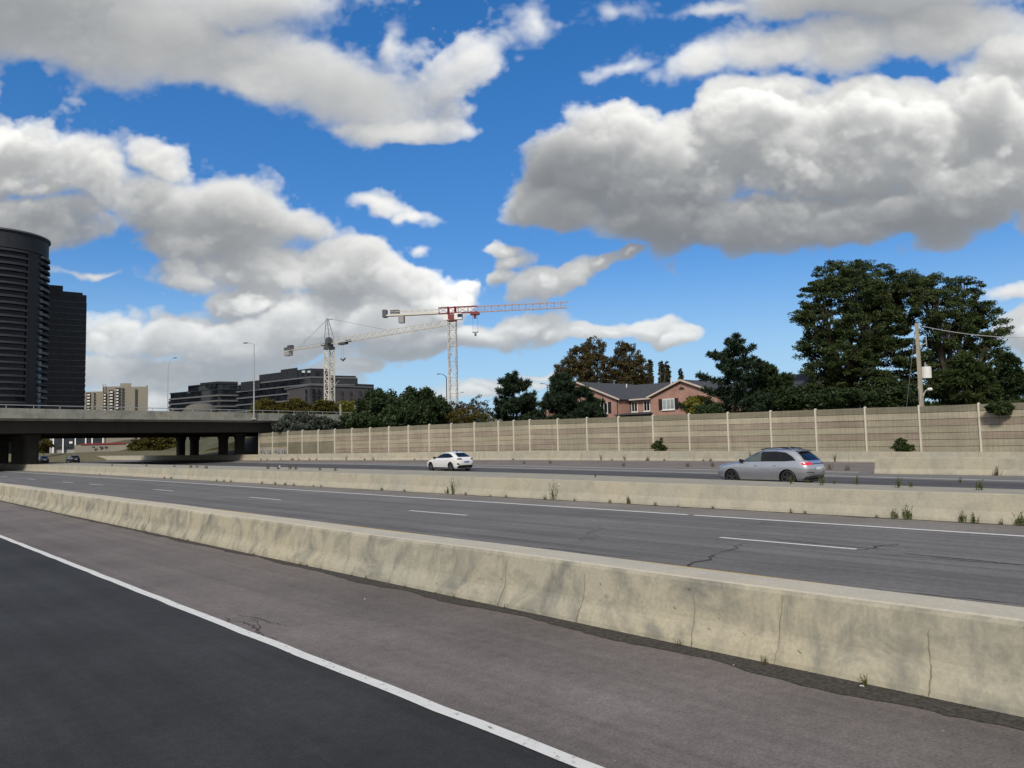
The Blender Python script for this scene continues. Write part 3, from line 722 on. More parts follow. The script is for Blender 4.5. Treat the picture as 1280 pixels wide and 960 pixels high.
# ================================================================== OVERPASS
BU = np.array([math.sin(math.radians(78)), math.cos(math.radians(78))]); BN = np.array([-BU[1], BU[0]])  # BN points away (+Y)
BP = np.array([18.2, 114.])
bo = (18.2, 114., 0)
def bp(s, t, z): q = BP + BU * s + BN * t; return (q[0], q[1], z)
def bbox(b, s0, s1, t0, t1, z0, z1, m=0):
    b.hexa([bp(s0, t0, z0), bp(s1, t0, z0), bp(s1, t1, z0), bp(s0, t1, z0), bp(s0, t0, z1), bp(s1, t0, z1), bp(s1, t1, z1), bp(s0, t1, z1)], m)
BW = 46.
br = thing('overpass', 'concrete road bridge on round-edged columns crossing the highway at left', 'bridge', bo)
b = MB(bo); bbox(b, -90, 160, .6, BW - .6, 6.45, 6.9); b.build('deck', M['bridge'], br)
for nm, t0, t1 in (('parapet', 0, .35), ('parapet', BW - .35, BW)):
    b = MB(bo)
    for s in np.arange(-90, 160, 10.): bbox(b, s + .012, s + 9.988, t0, t1, 6.82, 8.0 if t0 < 5 else 8.0)
    bbox(b, -90, 160, t0 - .12, t0 - .002, 6.72, 6.92) if t0 < 5 else None
    b.build(nm, M['bridge'], br)
    b = MB(bo); tm = (t0 + t1) / 2
    b.tube([bp(s, tm, 8.42) for s in (-90, 0, 60, 160)], .05, 6)
    for s in np.arange(-89, 160, 3.2): b.tube([bp(s, tm, 7.95), bp(s, tm, 8.42)], .035, 5)
    b.build('railing', M['steel'], br)
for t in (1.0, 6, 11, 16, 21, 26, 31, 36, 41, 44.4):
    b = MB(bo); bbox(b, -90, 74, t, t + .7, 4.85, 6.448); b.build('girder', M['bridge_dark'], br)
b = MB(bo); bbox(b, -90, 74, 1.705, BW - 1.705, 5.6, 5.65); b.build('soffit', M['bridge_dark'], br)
def col_bent(px_list, Xc, w):
    for px in px_list:
        p = at_x(px, 560, Xc); rel = p[:2] - BP; s, t = rel @ BU, rel @ BN
        b = MB(bo); ring = []
        for k in range(12):
            a = 2 * math.pi * (k + .5) / 12; ring.append((math.copysign(abs(math.cos(a)) ** .6, math.cos(a)) * w, math.copysign(abs(math.sin(a)) ** .6, math.sin(a)) * .75))
        vs = []; prof = [(0, 1.), (3.9, 1.), (4.35, 1.2), (4.86, 1.28)]
        for z, k_ in prof: vs += [bp(s + x * k_, t + y * k_, z) for x, y in ring]
        fs = [(i * 12 + k, i * 12 + (k + 1) % 12, (i + 1) * 12 + (k + 1) % 12, (i + 1) * 12 + k) for i in range(3) for k in range(12)]
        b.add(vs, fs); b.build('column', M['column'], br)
col_bent([299.5, 279, 243, 226], 58, .78)
col_bent([38.5, 24, 2], 24, .95)
b = MB(bo)   # abutment wall with sloped paving
b.hexa([bp(62, .5, -.1), bp(76, .5, -.1), bp(76, BW, -.1), bp(62, BW, -.1), bp(70, .5, 4.8), bp(76, .5, 4.8), bp(76, BW, 4.8), bp(70, BW, 4.8)])
b.build('abutment', M['column'], br)
# embankment beyond the bridge on the right, and the grassy bank seen through it
e = MB()
e.hexa([(62, 180, -.1), (260, 190, -.1), (300, 330, -.1), (60, 330, -.1), (86, 182, 6.5), (250, 192, 6.5), (280, 320, 6.5), (92, 320, 6.5)])
e.hexa([(80, 121, -.1), (200, 150, -.1), (200, 172, -.1), (90, 165, -.1), (84, 124, 6.4), (200, 153, 6.4), (200, 170, 6.4), (94, 163, 6.4)])
struct(e.build('embankment', M['grass']))
# ================================================================== TREES AND PLANTS
def np_mesh(name, V, F_n, mat_, parent=None, org=(0, 0, 0)):
    """V: (k, F_n, 3) separate polygons with F_n corners."""
    k = V.shape[0]; V = (V - np.array(org)).reshape(-1, 3).astype(np.float32)
    me = bpy.data.meshes.new(name)
    me.vertices.add(k * F_n); me.vertices.foreach_set('co', V.ravel())
    me.loops.add(k * F_n); me.loops.foreach_set('vertex_index', np.arange(k * F_n, dtype=np.int32))
    me.polygons.add(k); me.polygons.foreach_set('loop_start', np.arange(0, k * F_n, F_n, dtype=np.int32))
    me.polygons.foreach_set('loop_total', np.full(k, F_n, np.int32))
    me.materials.append(mat_); me.update(calc_edges=True); me.validate()
    o = bpy.data.objects.new(name, me); COL.objects.link(o)
    if parent is not None: o.parent = parent
    return o
def unit(a): return a / (np.linalg.norm(a, axis=-1, keepdims=True) + 1e-9)
def leaves(c, size, aspect=.55, up=.35, axis=None):
    """diamond leaves at centres c; random facing, biased upwards."""
    n = len(c); nrm = unit(rng.normal(size=(n, 3)) + np.array([0, 0, up * 2]))
    t = axis if axis is not None else unit(np.cross(nrm, rng.normal(size=(n, 3))))
    b = unit(np.cross(nrm, t)); s = (size * (.6 + .8 * rng.random(n)))[:, None]
    t = t * s; b = b * s * aspect
    return np.stack([c - t, c + b * .9 - t * .1, c + t, c - b * .9 - t * .1], 1)
def sph(n): return unit(rng.normal(size=(n, 3)))
class Crown:
    def __init__(s): s.V = []
    def clump(s, c, r, n, size, flat=.6, aspect=.55, up=.35):
        p = sph(n) * (rng.random((n, 1)) ** .45) * r; p[:, 2] *= flat
        s.V.append(leaves(c + p, np.full(n, size), aspect, up))
    def done(s, name, m, parent, org): return np_mesh(name, np.concatenate(s.V), 4, m, parent, org)
def limb(b, p, q, r0, r1, sag=.12, seg=5):
    p, q = np.array(p, float), np.array(q, float); L = np.linalg.norm(q - p)
    k = rng.normal(size=3) * L * .06
    pts = [p + (q - p) * t + np.array([0, 0, 1]) * L * sag * math.sin(t * math.pi) * (1 if q[2] > p[2] else .5) + k * math.sin(t * math.pi) for t in np.linspace(0, 1, seg + 1)]
    b.tube(pts, [r0 + (r1 - r0) * t for t in np.linspace(0, 1, seg + 1)], 6)
    return pts
def broadleaf(name, label, base_px, D, lobes, mat_, cl_r=.8, dens=1.0, leaf=.22, n_leaf=60, trunk_r=.35, bark='bark', group=None, up=.35, fork=.35, flat=.65, fill=.55, multi=1, cat='tree', stems=True):
    """lobes: (px, py, rx_px, ry_px, depth offset in m) outlining foliage masses of the crown."""
    k = D / FPX
    b0 = at_d(base_px, hz(base_px) + CAM_H / k, D); b0[2] = 0
    th = thing(name, label, cat, b0, 0, group)
    W = []
    for (px, py, rx, ry, dz) in lobes:
        c = at_d(px, py, D) + np.array([FWD[0], FWD[1], 0]) * dz; W.append((c, rx * k, ry * k))
    cr = Crown(); tips = []
    for c, rx, rz in W:
        nC = max(4, int(dens * 5.5 * (rx * rx * 2 + rx * rz * 4) / 6 / (cl_r * cl_r) * 1.0))
        dirs = sph(nC); rad = fill + (1.05 - fill) * rng.random(nC) ** .6
        rad[rng.random(nC) < .10] *= 1.12
        P = c + dirs * rad[:, None] * np.array([rx, rx * .9, rz])
        for p in P:
            if p[2] < .3: continue
            r = cl_r * rng.uniform(.6, 1.25)
            cr.clump(p, r, int(n_leaf * rng.uniform(.6, 1.3)), leaf, flat, up=up)
        tips.append((c, P))
    cr.done('crown', mat_, th, b0)
    if stems:
        b = MB(b0); top = max(c[2] for c, _, _ in W); mid = np.mean([c for c, _, _ in W], 0)
        zf = max(.6, top * fork)
        roots = []
        for m_ in range(multi):
            f = b0 + np.array([*(rng.normal(size=2) * .3 * (multi > 1)), 0.]); hgt = zf * rng.uniform(.9, 1.1)
            e = f + np.array([*((mid - b0)[:2] * .25 + rng.normal(size=2) * .6 * (multi > 1)), hgt])
            b.tube([f - [0, 0, .2], f + (e - f) * .15, f + (e - f) * .6, e], [trunk_r * 1.25, trunk_r, trunk_r * .82, trunk_r * .7], 8); roots.append(e)
        for c, P in tips:
            e = min(roots, key=lambda q: np.linalg.norm(q - c))
            pts = limb(b, e, c, trunk_r * .55, trunk_r * .16)
            for p in P[:: max(1, len(P) // 14)]:
                s_ = pts[rng.integers(2, len(pts))]; limb(b, s_, p, trunk_r * .13, .015, .08, 3)
        b.build('trunk', M[bark], th)
    return th
def pine(name, label, px, py_top, D, prof, mat_, tuft=.55, whorl=.75, trunk_r=.22, group=None, nb=7, needle=.17, n_need=46, lean=0, z_low=.8, droop=-.05, irregular=.35):
    """prof: list of (fraction of height from the top, half-width in px)."""
    k = D / FPX; b0 = at_d(px, hz(px) + CAM_H / k, D); b0[2] = 0
    top = at_d(px, py_top, D); Ht = top[2]
    th = thing(name, label, 'tree', b0, 0, group)
    fr = [p[0] for p in prof]; hw = [p[1] * k for p in prof]
    b = MB(b0); b.tube([b0 - [0, 0, .2], b0 + [0, 0, Ht * .5], b0 + [lean, 0, Ht * .98]], [trunk_r, trunk_r * .6, .03], 8)
    cr = Crown()
    def tuftat(p, r, dirv):
        n = int(n_need * rng.uniform(.7, 1.3))
        d = unit(sph(n) + dirv * .55 + np.array([0, 0, .25])); c = p + d * r * rng.uniform(.25, .8, (n, 1))
        nr = unit(np.cross(d, sph(n))); t = d * r * .42; w = nr * needle * .32
        cr.V.append(np.stack([c - t, c + w, c + t, c - w], 1))
    z = Ht - .15; tuftat(b0 + [lean, 0, Ht - .1], tuft * .7, np.array([0, 0, 1.]))
    while z > z_low:
        f = (Ht - z) / Ht; R0 = float(np.interp(f, fr, hw)); n = nb + int(rng.integers(-1, 2)); a0 = rng.random() * 6.28
        for q in range(n):
            R = R0 * (1 + irregular * rng.normal()) ; R = max(.25, R)
            if rng.random() < .08: continue
            a = a0 + 6.283 * q / n + rng.normal() * .2; rise = (.22 - .35 * f) * R + droop * R
            s = b0 + np.array([lean * (1 - f), 0, z + rng.normal() * whorl * .3]); dirv = np.array([math.cos(a), math.sin(a), 0.])
            e = s + dirv * R + np.array([0, 0, rise]); pts = limb(b, s, e, max(.02, trunk_r * .22 * (.4 + f)), .012, -.06, 4)
            L = np.linalg.norm(e - s); m = max(2, int(L / (tuft * .62)))
            for i in range(m):
                t = 1 - i / m * .82
                p = s + (e - s) * t + np.array([0, 0, -L * .06 * math.sin(t * math.pi)])
                side = np.array([-dirv[1], dirv[0], 0]) * rng.normal() * L * .13 * (1.2 - t + .35)
                tuftat(p + side + [0, 0, rng.uniform(0, .25) * tuft], tuft * rng.uniform(.7, 1.1), unit(dirv + np.array([0, 0, .5])))
                if i < 4: tuftat(p - side * 1.2 + [0, 0, rng.uniform(-.2, .3) * tuft], tuft * rng.uniform(.6, 1.0), unit(dirv + np.array([0, 0, .6])))
        z -= whorl * rng.uniform(.8, 1.25) * (.7 + .6 * f)
    cr.done('crown', mat_, th, b0); b.build('trunk', M['bark'], th)
    return th

# two dark round evergreens at the left end
broadleaf('evergreen_tree', 'dark rounded evergreen tree beside the bridge end, smaller and left of its twin', 470, 128,
          [(475, 505, 26, 16, 0), (458, 517, 20, 12, 2), (488, 515, 20, 16, 1), (470, 526, 30, 9, -2), (445, 526, 14, 7, 0)], M['leaf_conif'], 1.0, 1.5, .26, 90, .3, flat=.8, fill=.45)
broadleaf('evergreen_tree', 'broad dark evergreen tree with domed crown left of the red crane', 525, 122,
          [(522, 502, 22, 17, 0), (505, 512, 22, 18, 1), (540, 512, 20, 18, 0), (525, 518, 36, 14, -2), (515, 526, 34, 8, -1), (548, 522, 12, 9, 0)], M['leaf_conif'], 1.0, 1.5, .26, 95, .35, flat=.8, fill=.45)
# shrubs between
broadleaf('shrub', 'thin brownish shrub in front of the red crane mast', 572, 125, [(572, 514, 16, 12, 0), (562, 520, 14, 9, 1), (585, 518, 12, 11, 0)], M['leaf_dry'], .55, .9, .16, 30, .10, 'bark_grey', multi=3, cat='shrub')
broadleaf('shrub', 'wispy grey-green young tree left of the tall pine', 598, 128, [(600, 507, 12, 12, 0), (592, 517, 10, 9, 0), (607, 518, 11, 9, 1)], M['leaf_grey'], .55, .7, .16, 24, .12, 'bark_grey', multi=2, cat='shrub')
broadleaf('shrub', 'small olive bush at the noise wall top between crane and pine', 580, 116, [(578, 521, 20, 8, 0), (600, 523, 18, 7, 0)], M['leaf_gold'], .55, .9, .16, 30, .10, 'bark_grey', multi=3, cat='shrub')
pine('pine_tree', 'dark tufted pine standing alone right of the red crane', 643, 472, 108, [(0, 3), (.12, 11), (.3, 23), (.5, 27), (.75, 31), (1, 30)], M['leaf_pine'], .75, 1.15, .26, irregular=.36, nb=7, droop=.10)
pine('pine_tree', 'low dark pine filling the gap before the bronze trees', 662, 500, 112, [(0, 4), (.2, 12), (.5, 22), (1, 24)], M['leaf_pine'], .8, .9, .2)
# bronze trees
broadleaf('bronze_tree', 'tall bronze-leaved tree behind the brick house, left of a pair', 732, 150,
          [(742, 437, 16, 15, 0), (728, 446, 20, 16, 2), (710, 460, 17, 14, 0), (745, 462, 22, 20, -2), (722, 475, 26, 18, 0), (702, 478, 12, 14, 1), (742, 485, 26, 14, 0)], M['leaf_brown'], .60, .90, .15, 70, .42, fill=.45, flat=.8)
broadleaf('bronze_tree', 'tall bronze-leaved tree behind the brick house roof, right of a pair', 785, 148,
          [(778, 436, 10, 11, 0), (786, 448, 18, 17, 0), (775, 462, 18, 17, 1), (797, 464, 16, 15, -1), (805, 476, 12, 9, 0), (780, 478, 26, 12, 0)], M['leaf_brown'], .60, .90, .15, 70, .40, fill=.45, flat=.8)
pine('pine_tree', 'dark bushy pine in front of the left end of the brick house', 706, 473, 100, [(0, 4), (.1, 12), (.25, 25), (.42, 36), (.7, 42), (1, 40)], M['leaf_pine'], .8, .85, .25, irregular=.32, nb=9)
pine('pine_tree', 'squat dark pine half covering the left window of the house', 741, 499, 98, [(0, 3), (.15, 8), (.4, 14), (.7, 18), (1, 16)], M['leaf_pine'], .7, .75, .2, nb=8)
# thin poplars far behind the roof
for i, (px, py, w, lb) in enumerate([(813, 452, 3.2, 'thin upright poplar touching the right edge of the bronze trees'), (827.5, 454, 4, 'tall thin poplar behind the house roof, fullest of the row'), (834.5, 456, 3.4, 'tall thin poplar just right of the fullest one'), (851, 465, 3, 'short thin poplar above the house gable peak')]):
    broadleaf('poplar_tree', lb, px, 185, [(px - w * .5, py + 4, w * .22, 7, 0), (px + w * .5, py + 7, w * .22, 7, 0), (px, py + 3, w * .2, 7, 0), (px - w * .4, py + 16, w * .5, 10, 0), (px + w * .5, py + 18, w * .5, 10, 0), (px, py + 30, w, 12, 0)], M['leaf_poplar'], .42, 2.2, .22, 22, .16, 'bark_grey', group='poplars behind the roof')
# yellow-green bush before the gable
broadleaf('yellow_bush', 'rounded yellow-green bush in front of the house gable', 872, 92, [(872, 505, 15, 9, 0), (862, 511, 10, 6, -.5), (884, 508, 11, 9, 0), (876, 514, 18, 5, -1)], M['leaf_yellow'], .5, 1.5, .15, 60, .1, multi=3, cat='bush')
pine('pine_tree', 'open branched dark pine right of the house gable', 922, 432, 88, [(0, 5), (.06, 14), (.16, 20), (.28, 29), (.42, 36), (.6, 40), (1, 42)], M['leaf_pine'], .62, 1.45, .24, irregular=.36, nb=7, droop=.14)
broadleaf('dark_shrub', 'low dark shrub hanging over the noise wall under the open pine', 882, 80, [(884, 517, 12, 6, 0), (893, 513, 12, 6, .5), (878, 513, 8, 5, .3)], M['leaf_conif'], .45, 1.5, .14, 60, .1, multi=3, cat='shrub')
pine('pine_tree', 'smaller dark pine between the open pine and the huge tree', 963, 462, 92, [(0, 4), (.12, 12), (.3, 20), (.5, 25), (1, 28)], M['leaf_conif'], .7, .85, .22, irregular=.35, nb=8)
pine('pine_tree', 'short dark pine at the left foot of the huge tree', 987, 472, 96, [(0, 4), (.2, 14), (.5, 20), (1, 20)], M['leaf_conif'], .7, .85, .2, nb=7)
# the two huge trees
broadleaf('locust_tree', 'huge dark feathery tree, the tallest, left of the utility pole', 1062, 96,
          [(1045, 345, 28, 20, 0), (1085, 345, 32, 21, 1), (1020, 368, 20, 20, 0), (1060, 372, 38, 26, -2), (1105, 372, 34, 26, 1), (1010, 392, 20, 12, 0), (1032, 405, 30, 22, -1), (1078, 412, 42, 28, -2), (1118, 412, 30, 30, 2), (1128, 358, 24, 18, 0), (1135, 385, 24, 22, 1), (1020, 432, 22, 18, 0), (1050, 445, 36, 26, -2), (1095, 452, 42, 28, -1), (1003, 440, 10, 8, 0), (1025, 470, 26, 20, 0), (1070, 482, 38, 22, -2), (1115, 485, 30, 22, 0), (1000, 398, 10, 6, 0), (1040, 498, 34, 14, 0)],
          M['leaf_locust'], .80, 1.05, .125, 150, .65, fill=.50, flat=.48, up=.5, fork=.26)
broadleaf('locust_tree', 'huge dark leafy tree behind the utility pole and transformer', 1195, 93,
          [(1150, 362, 26, 18, 0), (1178, 362, 26, 20, 1), (1205, 366, 22, 19, 0), (1160, 388, 30, 22, -2), (1200, 392, 30, 22, 0), (1230, 392, 20, 17, 0), (1245, 412, 17, 13, 0), (1175, 415, 32, 22, -2), (1218, 420, 28, 22, 1), (1248, 436, 14, 18, 0), (1150, 440, 26, 24, 0), (1190, 450, 30, 20, 2), (1225, 450, 26, 18, 1), (1160, 475, 30, 22, 0)],
          M['leaf_locust'], .80, .80, .13, 140, .6, fill=.55, flat=.5, up=.45, fork=.25)
# understorey on the right
pine('conifer_tree', 'light green layered conifer right of the utility pole', 1212, 448, 74, [(0, 5), (.15, 20), (.35, 36), (.6, 46), (1, 50)], M['leaf_cedar'], .6, .7, .22, irregular=.28, nb=10, droop=-.10)
pine('conifer_tree', 'dark conifer at the right edge of the picture', 1268, 446, 76, [(0, 4), (.2, 16), (.5, 26), (1, 32)], M['leaf_conif'], .6, .75, .22, nb=9)
broadleaf('dark_shrub', 'dark undergrowth bush below the tallest tree', 1060, 84, [(1050, 497, 30, 12, 0), (1085, 500, 24, 9, .5), (1020, 500, 22, 9, 0)], M['leaf_conif'], .6, 1.3, .2, 60, .1, multi=3, cat='shrub')
broadleaf('dark_shrub', 'dark bush behind the wall just left of the utility pole', 1120, 84, [(1115, 498, 26, 13, 0), (1140, 496, 16, 14, .5)], M['leaf_conif'], .6, 1.3, .2, 60, .1, multi=3, cat='shrub')
broadleaf('dark_shrub', 'low dark bush under the short pine beside the huge tree', 1000, 88, [(1000, 497, 22, 12, 0), (985, 504, 18, 7, 0)], M['leaf_conif'], .55, 1.3, .18, 60, .1, multi=3, cat='shrub')
o = broadleaf('creeper', 'clump of dark creeper spilling over the top of the noise wall', 1250, 57.5, [(1243, 510, 9, 5, 0), (1255, 509, 10, 6, 0), (1250, 514, 9, 4, -.2)], M['leaf_cedar'], .22, 2.0, .09, 50, .05, cat='creeper', stems=False)
# autumn trees beyond the overpass
for px, py, rx, D, lb, mt in [(331, 508, 15, 185, 'golden autumn tree beyond the bridge, right of the tall lamp post', 'leaf_gold'), (368, 507, 17, 182, 'broad golden autumn tree beyond the bridge, before the dark flats', 'leaf_gold'), (404, 508, 14, 188, 'small golden tree beyond the bridge at the foot of the grey crane', 'leaf_gold'), (433, 509, 10, 190, 'small yellow-green tree beyond the bridge beside the dark evergreen', 'leaf_yellow')]:
    broadleaf('autumn_tree', lb, px, D, [(px, py, rx, 8, 0), (px - rx * .4, py + 6, rx * .8, 8, 0), (px + rx * .4, py + 6, rx * .8, 8, 0)], M[mt], .8, 1.4, .3, 50, .2)
broadleaf('silver_shrub', 'pale grey-green willow scrub in front of the bridge parapet', 382, 127, [(362, 528, 14, 9, 0), (382, 524, 14, 9, 0), (400, 529, 16, 8, 0), (375, 534, 28, 6, -1), (412, 532, 10, 6, 0), (350, 533, 8, 6, 0)], M['leaf_grey'], .6, 1.2, .2, 40, .08, 'bark_grey', multi=4, cat='shrub')
# growth seen under the overpass
broadleaf('bank_tree', 'green and golden tree seen under the bridge left of the dark columns', 195, 205, [(180, 556, 14, 10, 0), (200, 550, 16, 9, 0), (170, 562, 10, 8, 0), (212, 560, 12, 10, 0), (190, 562, 18, 8, 0)], M['leaf_gold'], .9, 1.3, .3, 60, .2)
broadleaf('bank_tree', 'small bush seen under the bridge next to the lit column', 55, 195, [(57, 555, 7, 5, 0), (52, 560, 5, 5, 0)], M['leaf_gold'], .6, 1.6, .25, 50, .1, cat='bush')
broadleaf('bank_tree', 'bare thin tree seen under the bridge between the column pairs', 257, 210, [(257, 550, 5, 9, 0)], M['leaf_dry'], .5, 1.0, .2, 14, .12, cat='tree')
broadleaf('bank_shrub', 'green scrub on the bank under the bridge between columns', 264, 215, [(262, 566, 14, 6, 0), (286, 560, 8, 8, 0)], M['leaf_gold'], .7, 1.6, .3, 50, .1, cat='shrub')
# bushes at the foot of the noise wall
broadleaf('wall_bush', 'small upright green bush against the noise wall below the house', 824, 79.4, [(824, 553, 4, 6, 0), (822, 559, 6, 5, 0), (828, 560, 5, 4, 0)], M['leaf_cedar'], .28, 1.3, .11, 34, .04, cat='bush', multi=3)
broadleaf('wall_bush', 'dark leafy bush against the noise wall right of the silver car', 1127, 61.0, [(1127, 553, 6, 6, 0), (1124, 559, 9, 5, 0), (1134, 560, 8, 4, 0)], M['leaf_cedar'], .24, 1.2, .09, 34, .04, cat='bush', multi=3)

# ---- weeds: one of each kind, then copies
def weed_mesh(kind, seed):
    r = np.random.default_rng(seed); Q = []
    n = {'tall': 9, 'leafy': 14, 'dry': 22}[kind]
    for i in range(n):
        a = r.random() * 6.28; ln = {'tall': r.uniform(.35, .75), 'leafy': r.uniform(.18, .42), 'dry': r.uniform(.08, .30)}[kind]; sp = r.uniform(.1, .45)
        d = np.array([math.cos(a) * sp, math.sin(a) * sp, 1.]); d /= np.linalg.norm(d)
        o_ = np.array([r.normal() * .05, r.normal() * .05, 0]); w = np.array([-math.sin(a), math.cos(a), 0]) * .008
        Q.append(np.stack([o_ - w, o_ + w, o_ + d * ln + w * .3, o_ + d * ln - w * .3]))
        m_ = {'tall': 16, 'leafy': 14, 'dry': 5}[kind]
        for j in range(m_):
            t = r.uniform(.25, 1.); c = o_ + d * ln * t; dd = r.normal(size=3); dd[2] = abs(dd[2]) * .6 + .2; dd /= np.linalg.norm(dd)
            s = .055 * (1.2 - t * .5) if kind != 'dry' else .03; e = np.cross(dd, r.normal(size=3)); e /= np.linalg.norm(e)
            Q.append(np.stack([c, c + dd * s * .5 + e * s * .22, c + dd * s, c + dd * s * .5 - e * s * .22]))
    return np.array(Q)
WEED = {}
def weed(kind, p, s, label, group, rz=None):
    v = int(rng.integers(0, 3)); key = (kind, v)
    if key not in WEED:
        o = np_mesh('weed', weed_mesh(kind, 100 + v + len(kind)), 4, M['leaf_weed_dry' if kind == 'dry' else 'leaf_weed'])
        WEED[key] = o
    else:
        o = WEED[key].copy(); COL.objects.link(o)
    o.location = p; o.scale = (s, s, s * rng.uniform(.85, 1.15)); o.rotation_euler = (0, 0, rng.random() * 6.28 if rz is None else rz)
    tag(o, label, 'weed', group); return o
# on the flat top of the median
for px, py, s in [(989, 604.5, 1.1), (1028, 606.5, 1.2), (1071, 606, 1.0), (1123, 609.5, 1.1), (1139, 609, .8), (1225, 612.5, 1.25), (1200, 604, .7), (1043, 605, .6), (1010, 604, .5), (744, 596.5, .6), (419, 588.5, 1.0), (400, 588, .9), (369, 587, 1.1), (362, 586.5, 1.1), (348, 586.5, 1.0), (335, 586, 1.0), (258, 585.5, 1.1), (246, 584.5, 1.1), (239, 584.5, 1.2), (218, 583.5, .9), (183, 583, .8), (178, 581, .9), (140, 582.5, .8)]:
    h_ = hM(ground(px, py, .75)[1]) - .01; p = ground(px, py, h_)
    weed('leafy' if px > 700 else 'dry', p, s * (.70 if px > 700 else 1.1), 'small green weed growing from the flat concrete top of the median' if px > 700 else 'dark dry weed tuft on the flat concrete top of the median toward the bridge', 'green weeds on the median top' if px > 700 else 'dry weeds on the median top')
# along the foot of the median wall
for px, py, s, kd in [(1120, 648.5, 1.25, 'leafy'), (1139, 649, 1.45, 'leafy'), (1204, 653, 1.2, 'leafy'), (1221, 653.5, 1.1, 'leafy'), (1276, 657, 1.5, 'leafy'), (1252, 656, .9, 'dry'), (1098, 647, .7, 'dry'), (1003, 643, .8, 'dry'), (986, 642, .9, 'dry'), (885, 637, .9, 'dry'), (845, 634, .6, 'dry'), (788, 630, 1.2, 'leafy'), (763, 629, 1.0, 'dry'), (820, 632, .9, 'dry'), (723, 626, .8, 'dry'), (692, 625, 1.6, 'tall'), (681, 624.5, 1.1, 'dry'), (636, 621.5, .9, 'dry'), (615, 620.5, .7, 'dry'), (567, 618, 1.9, 'tall'), (562, 617.5, 1.3, 'leafy'), (582, 619, .9, 'dry'), (508, 614.5, 1.1, 'dry'), (480, 613, .9, 'leafy'), (401, 609, 1.1, 'dry'), (390, 608.5, .9, 'dry'), (369, 607, 1.2, 'dry'), (357, 606.5, 1.3, 'dry'), (340, 606, 1.2, 'dry'), (325, 605, 1.2, 'dry'), (284, 603, 1.1, 'dry'), (275, 602.5, 1.1, 'dry'), (266, 602, 1.1, 'dry'), (206, 599, 1.2, 'dry'), (198, 598.5, 1.2, 'dry'), (116, 594, 1.0, 'dry'), (60, 592, .9, 'dry')]:
    p = ground(px, py); p[0] = 21.46 - .05
    lab = {'leafy': 'green weed growing at the foot of the median wall', 'dry': 'dry brown weed tuft at the foot of the median wall', 'tall': 'tall straggly weed at the foot of the median wall'}[kd]
    if kd == 'tall': lab = 'tall straggly weed at the foot of the median wall below the white car' if px < 600 else 'thin tall weed at the foot of the median wall near a white scrap'
    weed(kd, p, s * .62, lab, None if kd == 'tall' else kd.replace('leafy', 'green') + ' weeds at the foot of the median')
# along the nearest barrier
for px, py, s, kd in [(382, 706, .8, 'dry'), (388, 708, .7, 'dry'), (402, 712, .5, 'dry'), (443, 720, .5, 'dry'), (461, 724, .7, 'dry'), (505, 735, .6, 'dry'), (568, 748, .8, 'dry'), (631, 762, .7, 'dry'), (851, 808, .9, 'dry'), (958, 830, .9, 'dry'), (1083, 858, .8, 'leafy'), (1150, 876, .5, 'dry'), (1212, 887, .5, 'dry'), (320, 694, .6, 'dry'), (240, 676, .8, 'dry'), (190, 665, .8, 'dry'), (228, 674, .5, 'dry'), (545, 743, .5, 'dry')]:
    p = ground(px, py); p[0] = 7.17
    weed(kd, p, s * .40, 'small pale green weed with a white bloom at the foot of the nearest barrier' if kd == 'leafy' else 'small dry weed tuft in the joint at the foot of the nearest barrier', None if kd == 'leafy' else 'dry weeds at the nearest barrier')
# along low barrier and noise wall
for i in range(56):
    y = rng.uniform(14, 130); y = min(y, 118); x = b3X(y) - .1 if i % 2 else wallX(y) - .35
    weed('dry' if rng.random() < .8 else 'tall', (x, y, b3Z(y) if i % 2 else b3Z(y) + .3), rng.uniform(.8, 1.6) * (1.0 if i % 2 else .9), 'dry weed tuft along the foot of the low far barrier' if i % 2 else 'dry straggly weed standing against the foot of the noise wall', 'weeds at the low far barrier' if i % 2 else 'weeds at the noise wall')
for px, py in [(655, 580), (688, 579.5), (780, 583), (860, 583.5), (890, 583.5), (1037, 587), (1246, 594.5), (1060, 588)]:
    weed('dry', ground(px, py), 1.6, 'dry weed tuft on the painted ramp nose', 'weeds on the ramp nose')
# scraps of litter
for px, py, s, lb in [(1083, 853, .022, 'small crumpled white scrap by the nearest barrier')]:
    p = ground(px, py + 4); b = MB()
    q = sph(14) * s * np.array([1, 1, .7]); q[:, 2] = abs(q[:, 2]) + .0
    bm = bmesh.new(); [bm.verts.new(v) for v in q]; bmesh.ops.convex_hull(bm, input=bm.verts[:]); me = bpy.data.meshes.new('paper_scrap'); bm.to_mesh(me); bm.free(); me.materials.append(M['white'])
    o = bpy.data.objects.new('paper_scrap', me); COL.objects.link(o); o.location = (7.12, p[1], .16); o.location[2] = .012; tag(o, lb, 'litter')
def scrap(px, py, X, s, lb, grp=None):
    p = ground(px, py) if X is None else at_x(px, py, X)
    q = sph(12) * s * np.array([1, 1, .5])
    bm = bmesh.new(); [bm.verts.new(v) for v in q]; bmesh.ops.convex_hull(bm, input=bm.verts[:]); me = bpy.data.meshes.new('paper_scrap'); bm.to_mesh(me); bm.free(); me.materials.append(M['white'])
    o = bpy.data.objects.new('paper_scrap', me); COL.objects.link(o); o.location = (p[0], p[1], max(p[2], s * .4)); tag(o, lb, 'litter', grp)
scrap(350, 583.5, None, .16, 'white scrap of litter on the median top near the bridge'); 
scrap(699, 606, 21.66, .055, 'white blob of litter stuck on the face of the median wall')
for px, py in [(456, 749), (917, 832)]: scrap(px, py, None, .011, 'tiny white scrap lying on the near shoulder', 'scraps on the near shoulder')
# ================================================================== BUILDINGS
def pt2(px, D): q = at_d(px, 500, D); return np.array([q[0], q[1]])
def zat(px, py, D): return at_d(px, py, D)[2]
